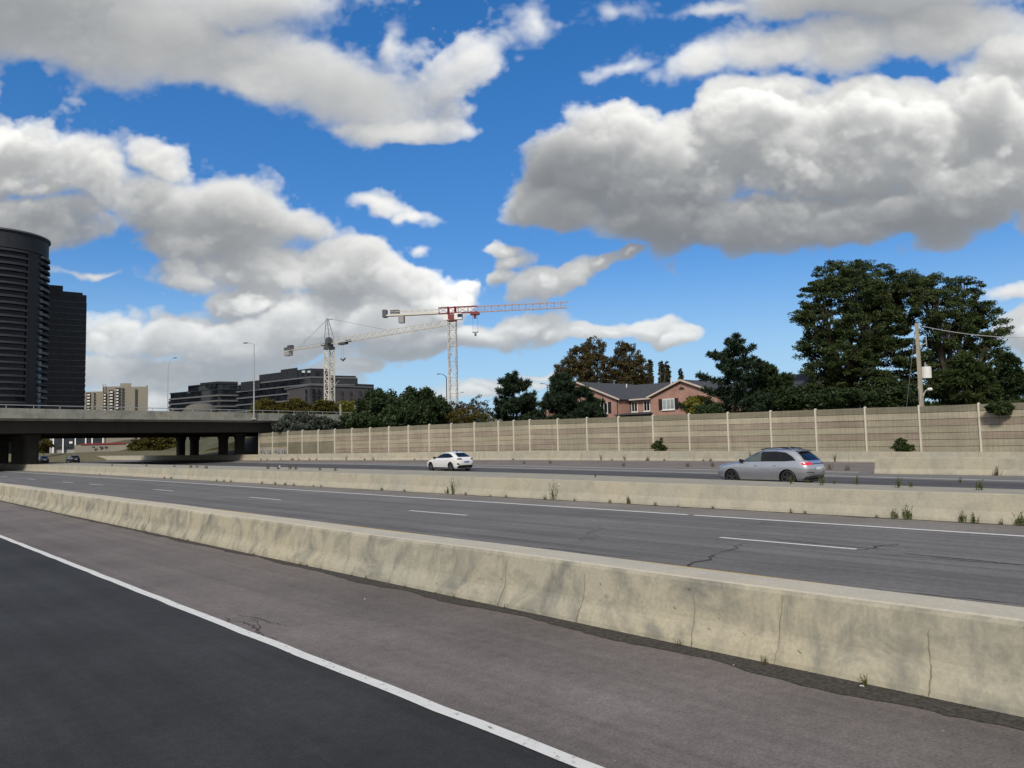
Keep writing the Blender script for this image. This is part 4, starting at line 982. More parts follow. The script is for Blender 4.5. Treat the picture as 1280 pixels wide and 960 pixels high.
# ---- round tower at the left edge
def ring(c, r, n, z, a0=0, a1=2 * math.pi): return [(c[0] + r * math.cos(a0 + (a1 - a0) * k / n), c[1] + r * math.sin(a0 + (a1 - a0) * k / n), z) for k in range(n)]
def lathe_at(b, c, prof, n=64, m=0):
    vs = []
    for r, z in prof: vs += ring(c, r, n, z)
    fs = [(i * n + k, i * n + (k + 1) % n, (i + 1) * n + (k + 1) % n, (i + 1) * n + k) for i in range(len(prof) - 1) for k in range(n)]
    b.add(vs, fs, m)
TD = 372.; tR = 21.5
_e = pt2(58.6, TD); _ed = _e / np.linalg.norm(_e); tc_ = _e - np.array([_ed[1], -_ed[0]]) * tR
tz = zat(20, 297.5, TD - tR * .5)
t = thing('round_tower', 'tall dark round apartment tower at the left edge with ringed balconies', 'tower', (*tc_, 0))
org = (*tc_, 0)
b = MB(org); lathe_at(b, tc_, [(tR - 1.6, 0), (tR - 1.6, tz - 3)], 96); b.build('glass_wall', M['glass_blue'], t)
b = MB(org); lathe_at(b, tc_, [(tR - 2, tz - 8.5), (tR - .4, tz - 8.5), (tR - .4, tz - 1.2), (tR - .1, tz - 1.2), (tR - .1, tz), (0.01, tz)], 96); b.build('crown_band', M['charcoal'], t)
b = MB(org); lathe_at(b, tc_, [(tR - .3, tz - .55), (tR + .35, tz - .55), (tR + .35, tz + .15), (tR - .3, tz + .15)], 96); b.build('roof_rim', M['slab_mid'], t)
ang = lambda px_, off=0: None
cv_ = -tc_ / np.linalg.norm(tc_); rv = np.array([-cv_[1], cv_[0]])    # facing camera
def arc_band(b, r0, r1, z0, z1, f0, f1, n=40):
    """annular slab between view angles f0..f1 (radians from the camera-facing direction, + to the right)."""
    vs = []; fs = []
    for i in range(n + 1):
        a = f0 + (f1 - f0) * i / n; d = cv_ * math.cos(a) + rv * math.sin(a)
        for r, z in ((r0, z0), (r1, z0), (r1, z1), (r0, z1)): vs.append((*(tc_ + d * r), z))
        if i:
            for k in range(4): fs.append(((i - 1) * 4 + k, (i - 1) * 4 + (k + 1) % 4, i * 4 + (k + 1) % 4, i * 4 + k))
    b.add(vs, fs + [(0, 1, 2, 3), (n * 4 + 3, n * 4 + 2, n * 4 + 1, n * 4)])
fl = 3.05; z = tz - 10
while z > 8:
    b = MB(org)
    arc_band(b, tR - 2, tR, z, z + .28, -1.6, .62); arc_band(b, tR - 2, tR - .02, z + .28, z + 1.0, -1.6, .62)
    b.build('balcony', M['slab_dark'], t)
    b = MB(org); arc_band(b, tR - 2, tR + .25, z - .25, z + .9, .98, 1.62, 20); b.build('balcony', M['slab_mid' if int(z) % 2 else 'slab_dark'], t)  # paler right-hand balconies: highlights of light put into the colour
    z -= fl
b = MB(org); arc_band(b, tR - 2.0, tR - 1.0, 0, tz - 8, .62, .98, 10); b.build('recess', M['black'], t)  # black colour stands in for the shade inside the recess
# ---- second tower
def block(th_, org, name, m, poly, z0, z1):
    b = MB(org); b.prism([tuple(p) for p in poly], z0, z1); return b.build(name, m, th_)
def inset(poly, d):
    c = sum(poly) / len(poly); return [p + (c - p) / np.linalg.norm(c - p) * d for p in poly]
def rect(px0, px1, D0, D1, depth):
    a, c = pt2(px0, D0), pt2(px1, D1); dr = (c - a) / np.linalg.norm(c - a); nb = c / np.linalg.norm(c)
    return [a, c, c + nb * depth, a + nb * depth]
t2p = rect(48, 105.5, 386, 398, 24); org = (*t2p[0], 0)
t = thing('dark_tower', 'dark glass slab tower with thin floor lines beside the round tower', 'tower', org)
zt = zat(100, 369.5, 397)
block(t, org, 'glass_wall', M['glass_blue'], t2p, 0, zt - 1)
block(t, org, 'parapet', M['charcoal'], inset(t2p, -.25), zt - 1.3, zt + .3)
block(t, org, 'penthouse', M['charcoal'], rect(50, 101, 387, 398, 18), zt + .3, zat(85, 364.5, 394))
block(t, org, 'penthouse', M['charcoal'], rect(50, 76, 388, 393, 14), zt + .3, zat(68, 356.5, 391))
z = zt - 4
while z > 8:
    block(t, org, 'floor_slab', M['slab_mid'], inset(t2p, -.45), z, z + .26); z -= 3.05
for q in np.linspace(0, 1, 12):
    p = t2p[0] + (t2p[1] - t2p[0]) * q; b = MB(org); b.tube([(*p, 0), (*p, zt - 1)], .10, 4); b.build('mullion', M['charcoal'], t)
# ---- beige apartments
t_org = pt2(150, 735)
t = thing('apartment_block', 'beige slab apartment block with stacked corner balconies above the bridge', 'building', (*t_org, 0)); org = (*t_org, 0)
def apt(px0, px1, ytop, D, depth, nm='wall'):
    p = rect(px0, px1, D, D, depth); return block(t, org, nm, M['beige'], p, 0, zat((px0 + px1) / 2, ytop, D)), p
apt(104, 130, 489.5, 742, 16); apt(129, 160, 483, 735, 18); apt(146, 185, 483.5, 730, 20); apt(150, 164, 479, 738, 8, 'roof_house'); apt(128, 129, 480, 734, 2, 'chimney'); apt(131, 132, 480, 734, 2, 'chimney'); apt(183, 184.5, 481, 731, 2, 'chimney')
kpx = 735 / FPX
for (px0, px1, yt, D) in [(108, 113, 491, 741.), (117, 119, 491, 741.), (129, 132.5, 491, 733.5), (136, 141.5, 487.5, 733.5), (144.5, 148.5, 485, 729.), (148.6, 150.5, 484.5, 728.9), (152, 155, 485, 728.9), (168.7, 171.2, 486.5, 728.9)]:
    y = yt; 
    if px0 == 168.7:
        b = MB(org); p = rect(px0, px1, D, D, .3); b.prism([tuple(q) for q in p], 0, zat(px0, yt, D)); b.build('stair_window', M['dark'], t); continue
    while y < 512:
        z1 = zat(px0, y, D); b = MB(org); b.prism([tuple(q) for q in rect(px0, px1, D, D, .3)], z1 - 2.0, z1); w_ = b.build('window', M['dark'], t)
        if px0 in (108, 136, 144.5, 129):
            b = MB(org); b.prism([tuple(q) for q in rect(px0 + (px1 - px0) * .2, px1 - (px1 - px0) * .15, D - .8, D - .8, .6)], z1 - 2.6, z1 - 1.5); b.build('balcony', M['white'], w_)
        y += 3.75
# ---- dark mid-rise flats
def flats(name, label, foot, D_corner, tiers, floors_z, org_px):
    org = (*foot[0], 0); t = thing('flats', label, 'building', org)
    return t, org
cz = lambda px, py, D: zat(px, py, D)
f1 = [pt2(213, 402), pt2(272, 380), pt2(297.5, 385), pt2(297.5, 410), pt2(219, 425)]
org = (*f1[0], 0); t = thing('dark_flats', 'stepped dark block of flats with pale floor lines, left of the tall lamp post', 'building', org)
zA = cz(225, 490.5, 399); zB = cz(240, 482, 393); zC = cz(275, 476.5, 380)
block(t, org, 'glass_wall', M['glass_dark'], f1, 0, zA - .4)
block(t, org, 'glass_wall', M['glass_dark'], [pt2(235, 394), pt2(272, 381), pt2(297.4, 386), pt2(297.4, 405), pt2(238, 415)], zA - .4, zB - .3)
block(t, org, 'roof_slab', M['charcoal'], [pt2(235, 393), pt2(252, 387), pt2(253, 405), pt2(238, 416)], zB - .6, zB)
block(t, org, 'penthouse', M['charcoal'], [pt2(250, 388), pt2(272, 380.5), pt2(297.4, 385.5), pt2(297.4, 405), pt2(254, 412)], zB - .3, zC)
block(t, org, 'roof_slab', M['charcoal'], inset(f1, -.4), zA - .5, zA)
for yq in (493.2, 500, 507, 514):
    z0 = cz(272, yq, 380); block(t, org, 'floor_slab', M['slab_mid'], inset(f1, -.9), z0 - .75, z0)
    block(t, org, 'balcony', M['charcoal'], [pt2(210.5, 403), pt2(214, 402), pt2(216, 410), pt2(213, 412)], z0 - 2.6, z0 - 1.2)
block(t, org, 'floor_slab', M['slab_mid'], inset([pt2(235, 394), pt2(272, 381), pt2(297.4, 386), pt2(297.4, 405), pt2(238, 415)], -.5), cz(272, 486.5, 380) - .6, cz(272, 486.5, 380))
def wall_windows(t, org, pxs, ys, Df, w_px, h_px, m='glass_blue'):
    for px in pxs:
        for y in ys:
            D = Df(px) - .35
            b = MB(org); b.prism([tuple(q) for q in rect(px - w_px / 2, px + w_px / 2, D, D, .3)], cz(px, y + h_px, D), cz(px, y, D)); b.build('window', M[m], t)
D1 = lambda px: np.interp(px, [213, 272, 297], [402, 380, 385])
wall_windows(t, org, [257.5, 263, 268], [479.5], lambda p: D1(p), 3, 5)
# pale domed roof in front of the flats
dm_c = pt2(251, 330); dd = thing('low_dome_roof', 'low grey domed roof in front of the left dark flats', 'building', (*dm_c, 0))
b = MB((*dm_c, 0)); r_ = 6.6; zb = cz(251, 512.5, 330); prof = [(r_ + .5, 0), (r_ + .5, zb)] + [(r_ * math.cos(a), zb + 3.0 * math.sin(a)) for a in np.linspace(0, math.pi / 2 - .02, 8)]
vs = []; n = 28
for r, z in prof: vs += ring(dm_c, r, n, z)
b.add(vs, [(i * n + k, i * n + (k + 1) % n, (i + 1) * n + (k + 1) % n, (i + 1) * n + k) for i in range(len(prof) - 1) for k in range(n)]); b.build('roof', M['column'], dd)
# second, larger block
org = (*pt2(388, 330), 0); t = thing('dark_flats', 'larger dark block of flats with stepped top behind the grey crane mast', 'building', org)
f2 = [pt2(297.6, 365), pt2(388, 330), pt2(446, 341), pt2(446, 370), pt2(303, 405)]
D2 = lambda px: float(np.interp(px, [297, 388, 446], [365, 330, 341]))
zr = cz(388, 470.5, 330)
block(t, org, 'glass_wall', M['glass_dark'], f2, 0, zr - .4)
block(t, org, 'roof_slab', M['slab_mid'], inset(f2, -.5), zr - .6, zr)
up_poly = [pt2(324, D2(324) + 2), pt2(388, 332), pt2(412.5, 336), pt2(412.5, 365), pt2(330, 395)]
block(t, org, 'penthouse', M['charcoal'], up_poly, zr, cz(388, 460.5, 332))
block(t, org, 'penthouse', M['charcoal'], [pt2(351, D2(351) + 1), pt2(372, D2(372) + 1), pt2(372, 375), pt2(355, 385)], zr, cz(360, 460.8, D2(360)))
block(t, org, 'penthouse', M['charcoal'], [pt2(412.5, 337), pt2(445, 343), pt2(445, 368), pt2(412.5, 364)], zr, cz(430, 469.5, 340))
block(t, org, 'penthouse', M['charcoal'], [pt2(301, D2(301) - 1), pt2(325, D2(325) - 1.5), pt2(325, 390), pt2(306, 400)], cz(310, 489, 362), cz(313, 477.5, 362))
z = zr - 3.1
while z > 5: block(t, org, 'floor_slab', M['slab_mid'], inset(f2, -1.0), z - .6, z); z -= 3.2
fr = [pt2(357, 342), pt2(388, 322), pt2(466, 344), pt2(466, 356), pt2(392, 345), pt2(360, 355)]
zf = cz(388, 482, 322)
block(t, org, 'brick_front', M['mauve'], fr, 0, zf)
block(t, org, 'cornice', M['slab_mid'], [p + (p - sum(fr) / 6) / np.linalg.norm(p - sum(fr) / 6) * .6 for p in fr], zf, zf + .5)
D3 = lambda px: float(np.interp(px, [357, 388, 466], [342, 322, 344]))
wall_windows(t, org, [360, 364.5, 372, 378], [487, 496.5, 506], D3, 2.2, 6, 'dark')
wall_windows(t, org, [384, 391.5, 398], [486.5, 495, 504], D3, 5, 6.5, 'glass_blue')
wall_windows(t, org, [437, 426, 449, 457], [488.5, 496, 504], D3, 5, 5, 'glass_dark')
wall_windows(t, org, [361, 379, 386, 396, 405], [464.5], lambda p: D2(p) + 1.8, 4, 4, 'glass_blue')
wall_windows(t, org, [379.5, 386.5], [463.2], lambda p: D2(p) + 1.4, 4, 2.6, 'curtain')
block(t, org, 'canopy_slab', M['charcoal'], [pt2(444, 338), pt2(467.5, 344.5), pt2(467.5, 355), pt2(444, 350)], zf + .5, zf + 1.6)

# ---- buildings seen under the bridge
o_ = pt2(98, 250); t = thing('glazed_hall', 'white framed glass fronted hall seen under the bridge', 'building', (*o_, 0)); org = (*o_, 0)
p = rect(62, 130, 250, 246, 20); zt_ = cz(95, 538, 250)
block(t, org, 'wall', M['slab'], [q + FWD * .5 for q in p], 0, zt_)
for px0, px1 in [(69, 79), (81, 93), (96, 107), (109, 115), (117, 128.5)]:
    b = MB(org); b.prism([tuple(q) for q in rect(px0, px1, 249.6 - (px0 - 62) / 17 - .3, 249.6 - (px1 - 62) / 17 - .3, .3)], cz(90, 559, 250), cz(90, 543.5, 250)); b.build('window', M['glass_dark'], t)
for px in (67.5, 79.8, 95, 108, 116, 129.5):
    b = MB(org); b.prism([tuple(q) for q in rect(px - .8, px + .8, 249 - (px - 62) / 17, 249 - (px - 62) / 17, 1)], 0, zt_ + .2); b.build('pilaster', M['white'], t)
b = MB(org); b.prism([tuple(q) for q in rect(62, 130, 248.6, 245, 21)], zt_, zt_ + .8); b.build('cornice', M['white'], t)
b = MB(org); b.prism([tuple(q) for q in rect(87.5, 91.5, 246.5, 246.5, .3)], cz(90, 554.5, 250), cz(90, 552, 250)); b.build('sign_board', M['white'], t)
o_ = pt2(128, 232); t = thing('low_shop', 'low cream building with red roof edge seen under the bridge', 'building', (*o_, 0)); org = (*o_, 0)
p = rect(94, 164, 234, 230, 14); block(t, org, 'wall', M['beige'], p, 0, cz(128, 555.5, 232)); block(t, org, 'roof_edge', M['crane_red'], [q for q in rect(102, 158, 233.2, 230, 15)], cz(128, 555.6, 232), cz(128, 553.8, 232))
for px in (127, 133.5, 118, 146):
    b = MB(org); b.prism([tuple(q) for q in rect(px - 1.8, px + 1.8, 231.4, 231.4, .3)], cz(px, 560, 231), cz(px, 558, 231)); b.build('window', M['dark'], t)
bk = MB(); a_, c_ = pt2(30, 190), pt2(150, 176)
dr = (c_ - a_) / np.linalg.norm(c_ - a_); nb = np.array([-dr[1], dr[0]])
vs = []; fs = []
prof = [(0, -.1), (5, 1.0), (12, 1.9), (20, 2.1), (34, 2.0)]
for i in range(13):
    s = -60 + i * 20
    for (d_, z_) in prof: q = a_ + dr * s + nb * d_; vs.append((q[0], q[1], z_ * (1 + .08 * math.sin(i * 2.3)) * float(np.interp(s, [-60, 70, 110, 180], [1, 1, .85, .5])) - (.1 if z_ < 0 else 0)))
    if i:
        for k in range(4): fs.append(((i - 1) * 5 + k, (i - 1) * 5 + k + 1, i * 5 + k + 1, i * 5 + k)[::-1])
bk.add(vs, fs); struct(bk.build('grass_bank', mat_plain('dry_bank_grass', (.12, .105, .05), .95, var=.35, scale=.8)))

# ---- brick house row beyond the wall
HX = 86.0
def hp(d, y, z): return (HX + d, y, z)
org = (HX, 65., 0)
t = thing('brick_house', 'red brick house with dark roof and shuttered windows beyond the noise wall', 'house', org)
b = MB(org)
b.prism([(HX, 86.), (HX, 70.6), (HX + 12, 70.6), (HX + 12, 86.)], 0, 8.0); b.add([hp(0, 70.6, 8.0), hp(0, 86., 8.0), hp(0, 78.3, 10.9)], [(0, 1, 2)])
b.prism([(HX + 2.5, 70.6), (HX + 2.5, 64.9), (HX + 12, 64.9), (HX + 12, 70.6)], 0, 8.05)
b.prism([(HX, 64.9), (HX, 54.4), (HX + 12, 54.4), (HX + 12, 64.9)], 0, 7.95); b.add([hp(0, 54.4, 7.95), hp(0, 64.9, 7.95), hp(0, 59.65, 9.85)], [(0, 1, 2)])
b.build('wall', M['brick'], t)
def slab_poly(b, pts, th=.14, m=0):   # a roof plane with thickness
    pts = [np.array(p, float) for p in pts]; n = len(pts)
    b.add(pts + [p - [0, 0, th] for p in pts], [tuple(range(n)), tuple(range(n, 2 * n))[::-1]] + [(i, n + i, n + (i + 1) % n, (i + 1) % n) for i in range(n)], m)
b = MB(org); e = -.35
slab_poly(b, [hp(e, 70.2, 8.0), hp(e, 78.3, 11.05), hp(13, 78.3, 11.05), hp(13, 70.2, 8.0)]); slab_poly(b, [hp(e, 78.3, 11.05), hp(e, 86.6, 7.95), hp(13, 86.6, 7.95), hp(13, 78.3, 11.05)])
slab_poly(b, [hp(2.0, 72.5, 7.95), hp(2.0, 63., 8.0), hp(8.0, 60., 10.4), hp(8.0, 78., 10.55)])
slab_poly(b, [hp(8.0, 78., 10.55), hp(8.0, 60., 10.4), hp(13, 60., 8.0), hp(13, 78., 8.0)])
slab_poly(b, [hp(e, 65.3, 7.93), hp(13, 65.3, 7.93), hp(13, 59.65, 10.0), hp(e, 59.65, 10.0)][::-1]); slab_poly(b, [hp(e, 59.65, 10.0), hp(13, 59.65, 10.0), hp(13, 54.0, 7.9), hp(e, 54.0, 7.9)][::-1])
rf = b.build('roof', M['roof'], t)
for y, z in ((74.8, 10.7), (66.5, 10.75)):
    b = MB(org); b.tube([hp(7.2, y, 9.6), hp(7.2, y, z)], .09, 6); b.build('vent_pipe', M['white'], rf)
b = MB(org)
for a_, c_ in [((-.40, 70.15, 7.90), (-.40, 78.3, 10.95)), ((-.40, 65.35, 7.83), (-.40, 59.65, 9.90)), ((-.40, 59.65, 9.90), (-.40, 53.95, 7.80))]:
    A, C = np.array(hp(*a_)), np.array(hp(*c_)); d = C - A
    b.obox((A + C) / 2, d / 2, (.05, 0, 0), (0, 0, .12))
b.box(HX + 1.85, HX + 1.98, 65.4, 70.2, 7.78, 7.98); b.build('fascia', M['trim'], t)
b = MB(org); b.tube([hp(2.4, 70.4, 7.9), hp(2.4, 70.4, .1)], .07, 6); b.tube([hp(-.1, 70.75, 7.9), hp(-.1, 70.75, .1)], .07, 6); b.build('downpipe', M['dark'], t)
def hwin(d, y0, y1, z0, z1, panes=2, shut=True, curtain=False, lab=None):
    f = MB(org); x = HX + d
    f.box(x - .06, x - .003, y0, y1, z0, z1); w = f.build('window', M['white'], t)
    s = MB(org); s.box(x - .16, x - .062, y0 - .12, y1 + .12, z0 - .14, z0 - .003); s.build('sill', M['white'], w)
    pw_ = (y1 - y0 - .10 * (panes + 1)) / panes
    g_ = MB(org)
    for i in range(panes): a = y0 + .10 + i * (pw_ + .10); g_.box(x - .075, x - .061, a, a + pw_, z0 + .1, z1 - .1)
    g_.build('pane', M['curtain' if curtain else 'glass_dark'], w)
    if shut:
        for a, c in ((y0 - .62, y0 - .06), (y1 + .06, y1 + .62)):
            q = MB(org); q.box(x - .07, x - .003, a, c, z0 - .02, z1 + .02); q.build('shutter', M['shutter'], t)
hwin(0, 72.6, 74.0, 6.05, 7.65); hwin(2.5, 70.15, 71.35 - .85, 0, 0) if False else None
hwin(2.5, 69.1, 70.2, 6.1, 7.6, 2, False); hwin(2.5, 66.9, 68.0, 6.12, 7.62, 2, False)
hwin(0, 60.95, 62.9, 6.08, 7.55, 3, True, True); hwin(0, 56.6, 58.4, 6.1, 7.5, 2, True)
b = MB(org); n_ = 12
vs = [hp(-.03, 59.72, 8.62)] + [hp(-.03, 59.72 + .42 * math.cos(math.pi * k / n_), 8.62 + .40 * math.sin(math.pi * k / n_)) for k in range(n_ + 1)]
b.add(vs, [(0, k + 1, k + 2) for k in range(n_)]); b.build('gable_vent', M['dark'], t)
b = MB(org); slab_poly(b, [hp(-.6, 71.0, 5.75), hp(-.6, 64.6, 5.75), hp(2.48, 64.6, 6.05), hp(2.48, 71.0, 6.05)]); b.build('porch_roof', M['roof'], t)
# neighbour behind the pines
HX2 = 92.; org = (HX2, 49, 0)
t = thing('brick_house', 'red brick house mostly hidden behind the dark pines right of the other house', 'house', org)
b = MB(org); b.prism([(HX2, 54.), (HX2, 44.5), (HX2 + 10, 44.5), (HX2 + 10, 54.)], 0, 7.9); b.build('wall', M['brick'], t)
b = MB(org)
slab_poly(b, [(HX2 - .4, 54.4, 7.85), (HX2 - .4, 44.1, 7.85), (HX2 + 5, 44.1, 10.3), (HX2 + 5, 54.4, 10.3)]); slab_poly(b, [(HX2 + 5, 54.4, 10.3), (HX2 + 5, 44.1, 10.3), (HX2 + 10.4, 44.1, 7.85), (HX2 + 10.4, 54.4, 7.85)])
b.build('roof', M['roof'], t)
for y in (51.5, 49, 46.5):
    f = MB(org); f.box(HX2 - .06, HX2 - .003, y - .6, y + .6, 5.4, 6.9); w = f.build('window', M['white'], t); g_ = MB(org); g_.box(HX2 - .075, HX2 - .061, y - .5, y + .5, 5.5, 6.8); g_.build('pane', M['glass_dark'], w)

# ================================================================== CRANES
def lattice(b, P, Q, w, up, h, seg, r, m=0, tri=False):
    """box lattice from P to Q: width w sideways, height h along up."""
    P, Q, up = np.array(P, float), np.array(Q, float), np.array(up, float); d = Q - P; L = np.linalg.norm(d); d /= L
    side = np.cross(d, up); side /= np.linalg.norm(side); upv = np.cross(side, d)
    cs = [side * w / 2, -side * w / 2, upv * h] if tri else [side * w / 2, -side * w / 2, -side * w / 2 + upv * h, side * w / 2 + upv * h]
    for c in cs: b.tube([P + c, Q + c], r * 1.25, 4, m)
    n = max(1, int(L / seg)); k = len(cs)
    for i in range(n):
        a, c = P + d * L * i / n, P + d * L * (i + 1) / n
        for j in range(k):
            j2 = (j + 1) % k
            if i % 2: b.tube([a + cs[j], c + cs[j2]], r * .7, 3, m, False)
            else: b.tube([a + cs[j2], c + cs[j]], r * .7, 3, m, False)
            b.tube([a + cs[j], a + cs[j2]], r * .7, 3, m, False)
    return side, upv
# red and white flat-top crane
D0 = 260.
mp_ = at_d(567, 510, D0); top_p = at_d(564, 401, D0)
mx, my = mp_[0], mp_[1]
zs = zat(564, 398, D0)
jd = np.array([*(pt2(711, 254.5) - pt2(565, D0)), 0.]); jl = np.linalg.norm(jd); jd /= jl; js = np.array([-jd[1], jd[0], 0])
org = (mx, my, 0); t = thing('tower_crane', 'red and white flat-topped tower crane, right of the pair', 'crane', org)
b = MB(org); lattice(b, (mx, my, 0), (mx, my, zs - 1.2), 2.5, js, 2.5, 2.6, .13); b.v = [(v[0] - js[0] * 1.25, v[1] - js[1] * 1.25, v[2]) for v in b.v]; b.build('mast', M['crane_white'], t)
b = MB(org); c0 = np.array([mx, my, zs])
b.obox(c0 + [0, 0, .1], jd * 1.5, js * 1.5, (0, 0, 1.1)); 
for sx in (-1, 1):
    for sy in (-1, 1): b.tube([c0 + jd * sx * 1.2 + js * sy * 1.0 + [0, 0, 1.], c0 + jd * sx * 1.2 + js * sy * .9 + [0, 0, 4.0]], .22, 4)
b.build('slewing_unit', M['crane_red'], t)
zj = zat(565, 391.5, D0)
def jp(s, z=0, y=0): return np.array([mx, my, zj + z]) + jd * s + js * y
b = MB(org); lattice(b, jp(-4.5), jp(9), 1.6, (0, 0, 1), 2.0, 3.0, .12); b.tube([jp(1.2), jp(1.2, 2.)], .2, 4); b.build('jib_root', M['crane_red'], t)
b = MB(org); lattice(b, jp(9), jp(jl + .2), 1.6, (0, 0, 1), 1.9, 2.2, .095); b.build('jib', M['crane_pink'], t)
cjl = np.linalg.norm(pt2(480, 264.5) - pt2(565, D0))
b = MB(org); b.obox(jp(-(cjl + 4.5) / 2, .2), jd * (cjl - 4.5) / 2, js * .9, (0, 0, .28)); lattice(b, jp(-cjl + 3, .5), jp(-4.5, .5), 1.6, (0, 0, 1), 1.0, 2.2, .07); b.build('counter_jib', M['crane_white'], t)
b = MB(org); b.obox(jp(-cjl + 6.5, -1.4), jd * .95, js * .9, (0, 0, 1.2)); b.build('counterweight', M['slab'], t)
b = MB(org); b.obox(jp(-cjl + 4.2, 1.2), jd * 1.5, js * .8, (0, 0, .8)); b.obox(jp(-cjl + .6, .9), jd * .7, js * 1.0, (0, 0, 1.3)); b.build('winch', M['crane_grey'], t)
b = MB(org); b.obox(jp(2.6, -1.5, -1.6), jd * 1.3, js * .8, (0, 0, 1.05)); cab = b.build('cab', M['white'], t)
b = MB(org); b.obox(jp(3.2, -1.3, -1.6), jd * .75, js * .83, (0, 0, .55)); b.build('cab_window', M['glass_dark'], cab)
b = MB(org); b.obox(jp(-1.8, -1.6, -1.4), jd * .8, js * .5, (0, 0, .9)); b.build('switch_cabinet', M['white'], t)
b = MB(org); b.obox(jp(8.0, -.5), jd * 1.5, js * .9, (0, 0, .45)); b.obox(jp(8.0, -1.6), jd * .4, js * .4, (0, 0, .6)); b.build('trolley', M['crane_red'], t)
b = MB(org)
for s in (7.2, 8.9): b.tube([jp(s, -1), jp(s, -6.8)], .045, 3)
b.obox(jp(8.05, -6.9), jd * 1.0, js * .3, (0, 0, .12)); b.obox(jp(8.05, -7.7), jd * .3, js * .3, (0, 0, .5)); b.build('hook', M['crane_grey'], t)
# grey hammerhead crane with tower head
D0 = 285.
mp_ = at_d(412, 500, D0); mx, my = mp_[0], mp_[1]; zs = zat(411, 431, D0)
jv = np.array([*(pt2(562, D0 * .855) - pt2(411, D0)), 0.]); jl = np.linalg.norm(jv); jd = jv / jl; js = np.array([-jd[1], jd[0], 0])
org = (mx, my, 0); t = thing('tower_crane', 'grey hammerhead tower crane with pointed tower head, left of the pair', 'crane', org)
b = MB(org); lattice(b, (mx, my, 0), (mx, my, zs - 2.0), 2.6, js, 2.6, 2.4, .19); b.v = [(v[0] - js[0] * 1.3, v[1] - js[1] * 1.3, v[2]) for v in b.v]; b.build('mast', M['crane_white'], t)
c0 = np.array([mx, my, zs])
b = MB(org); b.obox(c0 + [0, 0, -1.3], jd * 1.5, js * 1.5, (0, 0, .5)); b.obox(c0 + [0, 0, .2], jd * 1.1, js * 1.1, (0, 0, 1.0)); b.obox(c0 + [0, 0, 1.6], jd * 1.3, js * 1.0, (0, 0, .5)); b.obox(c0 - jd * 2.8 + [0, 0, .2], jd * 1.3, js * 1., (0, 0, .35)); b.build('slewing_unit', M['crane_grey'], t)
b = MB(org); b.obox(c0 + jd * 1.7 + js * -1.5 + [0, 0, 1.3], jd * .8, js * .7, (0, 0, 1.1)); b.build('cab', M['crane_grey'], t)
ap = np.array([mx, my, zat(403, 399, D0)]) - jd * 1.2
b = MB(org)
for sx in (-1, 1):
    for sy in (-1, 1): b.tube([c0 + jd * (sx * 1.4) + js * sy * 1.1 + [0, 0, 2.2], ap + js * sy * .25 + jd * sx * .3], .15, 4)
for q in (.25, .5, .72):
    w = 1.1 * (1 - q) + .25 * q; l = 1.4 * (1 - q) + .3 * q; c = c0 + (ap - c0) * q + [0, 0, 2.2 * (1 - q)]
    for sy in (-1, 1): b.tube([c - jd * l + js * sy * w, c + jd * l + js * sy * w], .07, 3)
b.obox(ap + jd * 1.1 + [0, 0, .0], jd * 1.6 - np.array([0, 0, .35]), js * .3, (0, 0, .16)); b.build('tower_head', M['crane_mid'], t)
def jq(s, z=0, y=0): return c0 + jd * s + js * y + np.array([0, 0, z])
b = MB(org); lattice(b, jq(2.2, .1), jq(jl), 1.4, (0, 0, 1), 1.75, 2.0, .10, tri=True); b.build('jib', M['crane_white'], t)
cjl = np.linalg.norm(pt2(352, 309) - pt2(411, D0))
cjl = 28.5
b = MB(org)
for sy in (-1, 1): b.tube([jq(-1.5, .2, sy * .9), jq(-cjl, .2, sy * .9)], .16, 4); b.tube([jq(-1.5, 1.1, sy * .9), jq(-cjl, .9, sy * .9)], .06, 3)
for i in range(14): b.tube([jq(-2 - i * 1.8, .2, .9), jq(-3.8 - i * 1.8, .2, -.9)], .07, 3); b.tube([jq(-2 - i * 1.8, .2, .9), jq(-2 - i * 1.8, 1.1, .9)], .05, 3)
b.build('counter_jib', M['crane_white'], t)
b = MB(org); b.obox(jq(-cjl + 1.8, -.9), jd * 1.7, js * .9, (0, 0, .8)); b.build('counterweight', M['slab'], t)
b = MB(org); b.obox(jq(-cjl + 1., 1.0), jd * 1.1, js * .9, (0, 0, .6)); b.obox(jq(-cjl + 3.2, 1.4), jd * 1.2, js * .8, (0, 0, .9)); b.build('winch', M['crane_grey'], t)
b = MB(org); b.tube([ap, jq(-cjl + 8, .4, .7)], .035, 3); b.tube([ap, jq(-cjl + 8, .4, -.7)], .035, 3); b.tube([ap + jd * 2, jq(jl * .52, 1.8)], .045, 3); b.build('pendant_bars', M['crane_grey'], t)
b = MB(org); b.obox(jq(8.4, -.35), jd * 2.0, js * .8, (0, 0, .4)); b.obox(jq(11.5, .25), jd * 1.2, js * .6, (0, 0, .35)); b.build('trolley', M['crane_grey'], t)
b = MB(org); [b.tube([jq(8.2, -.6, y), jq(8.2, -6.2, y)], .035, 3) for y in (-.4, .4)]; b.obox(jq(7.7, -6.3), jd * .7 + np.array([0, 0, -.4]), js * .25, (0, 0, .18)); b.obox(jq(8.9, -6.3), jd * .7 + np.array([0, 0, .4]), js * .25, (0, 0, .18)); b.build('hook', M['crane_grey'], t)

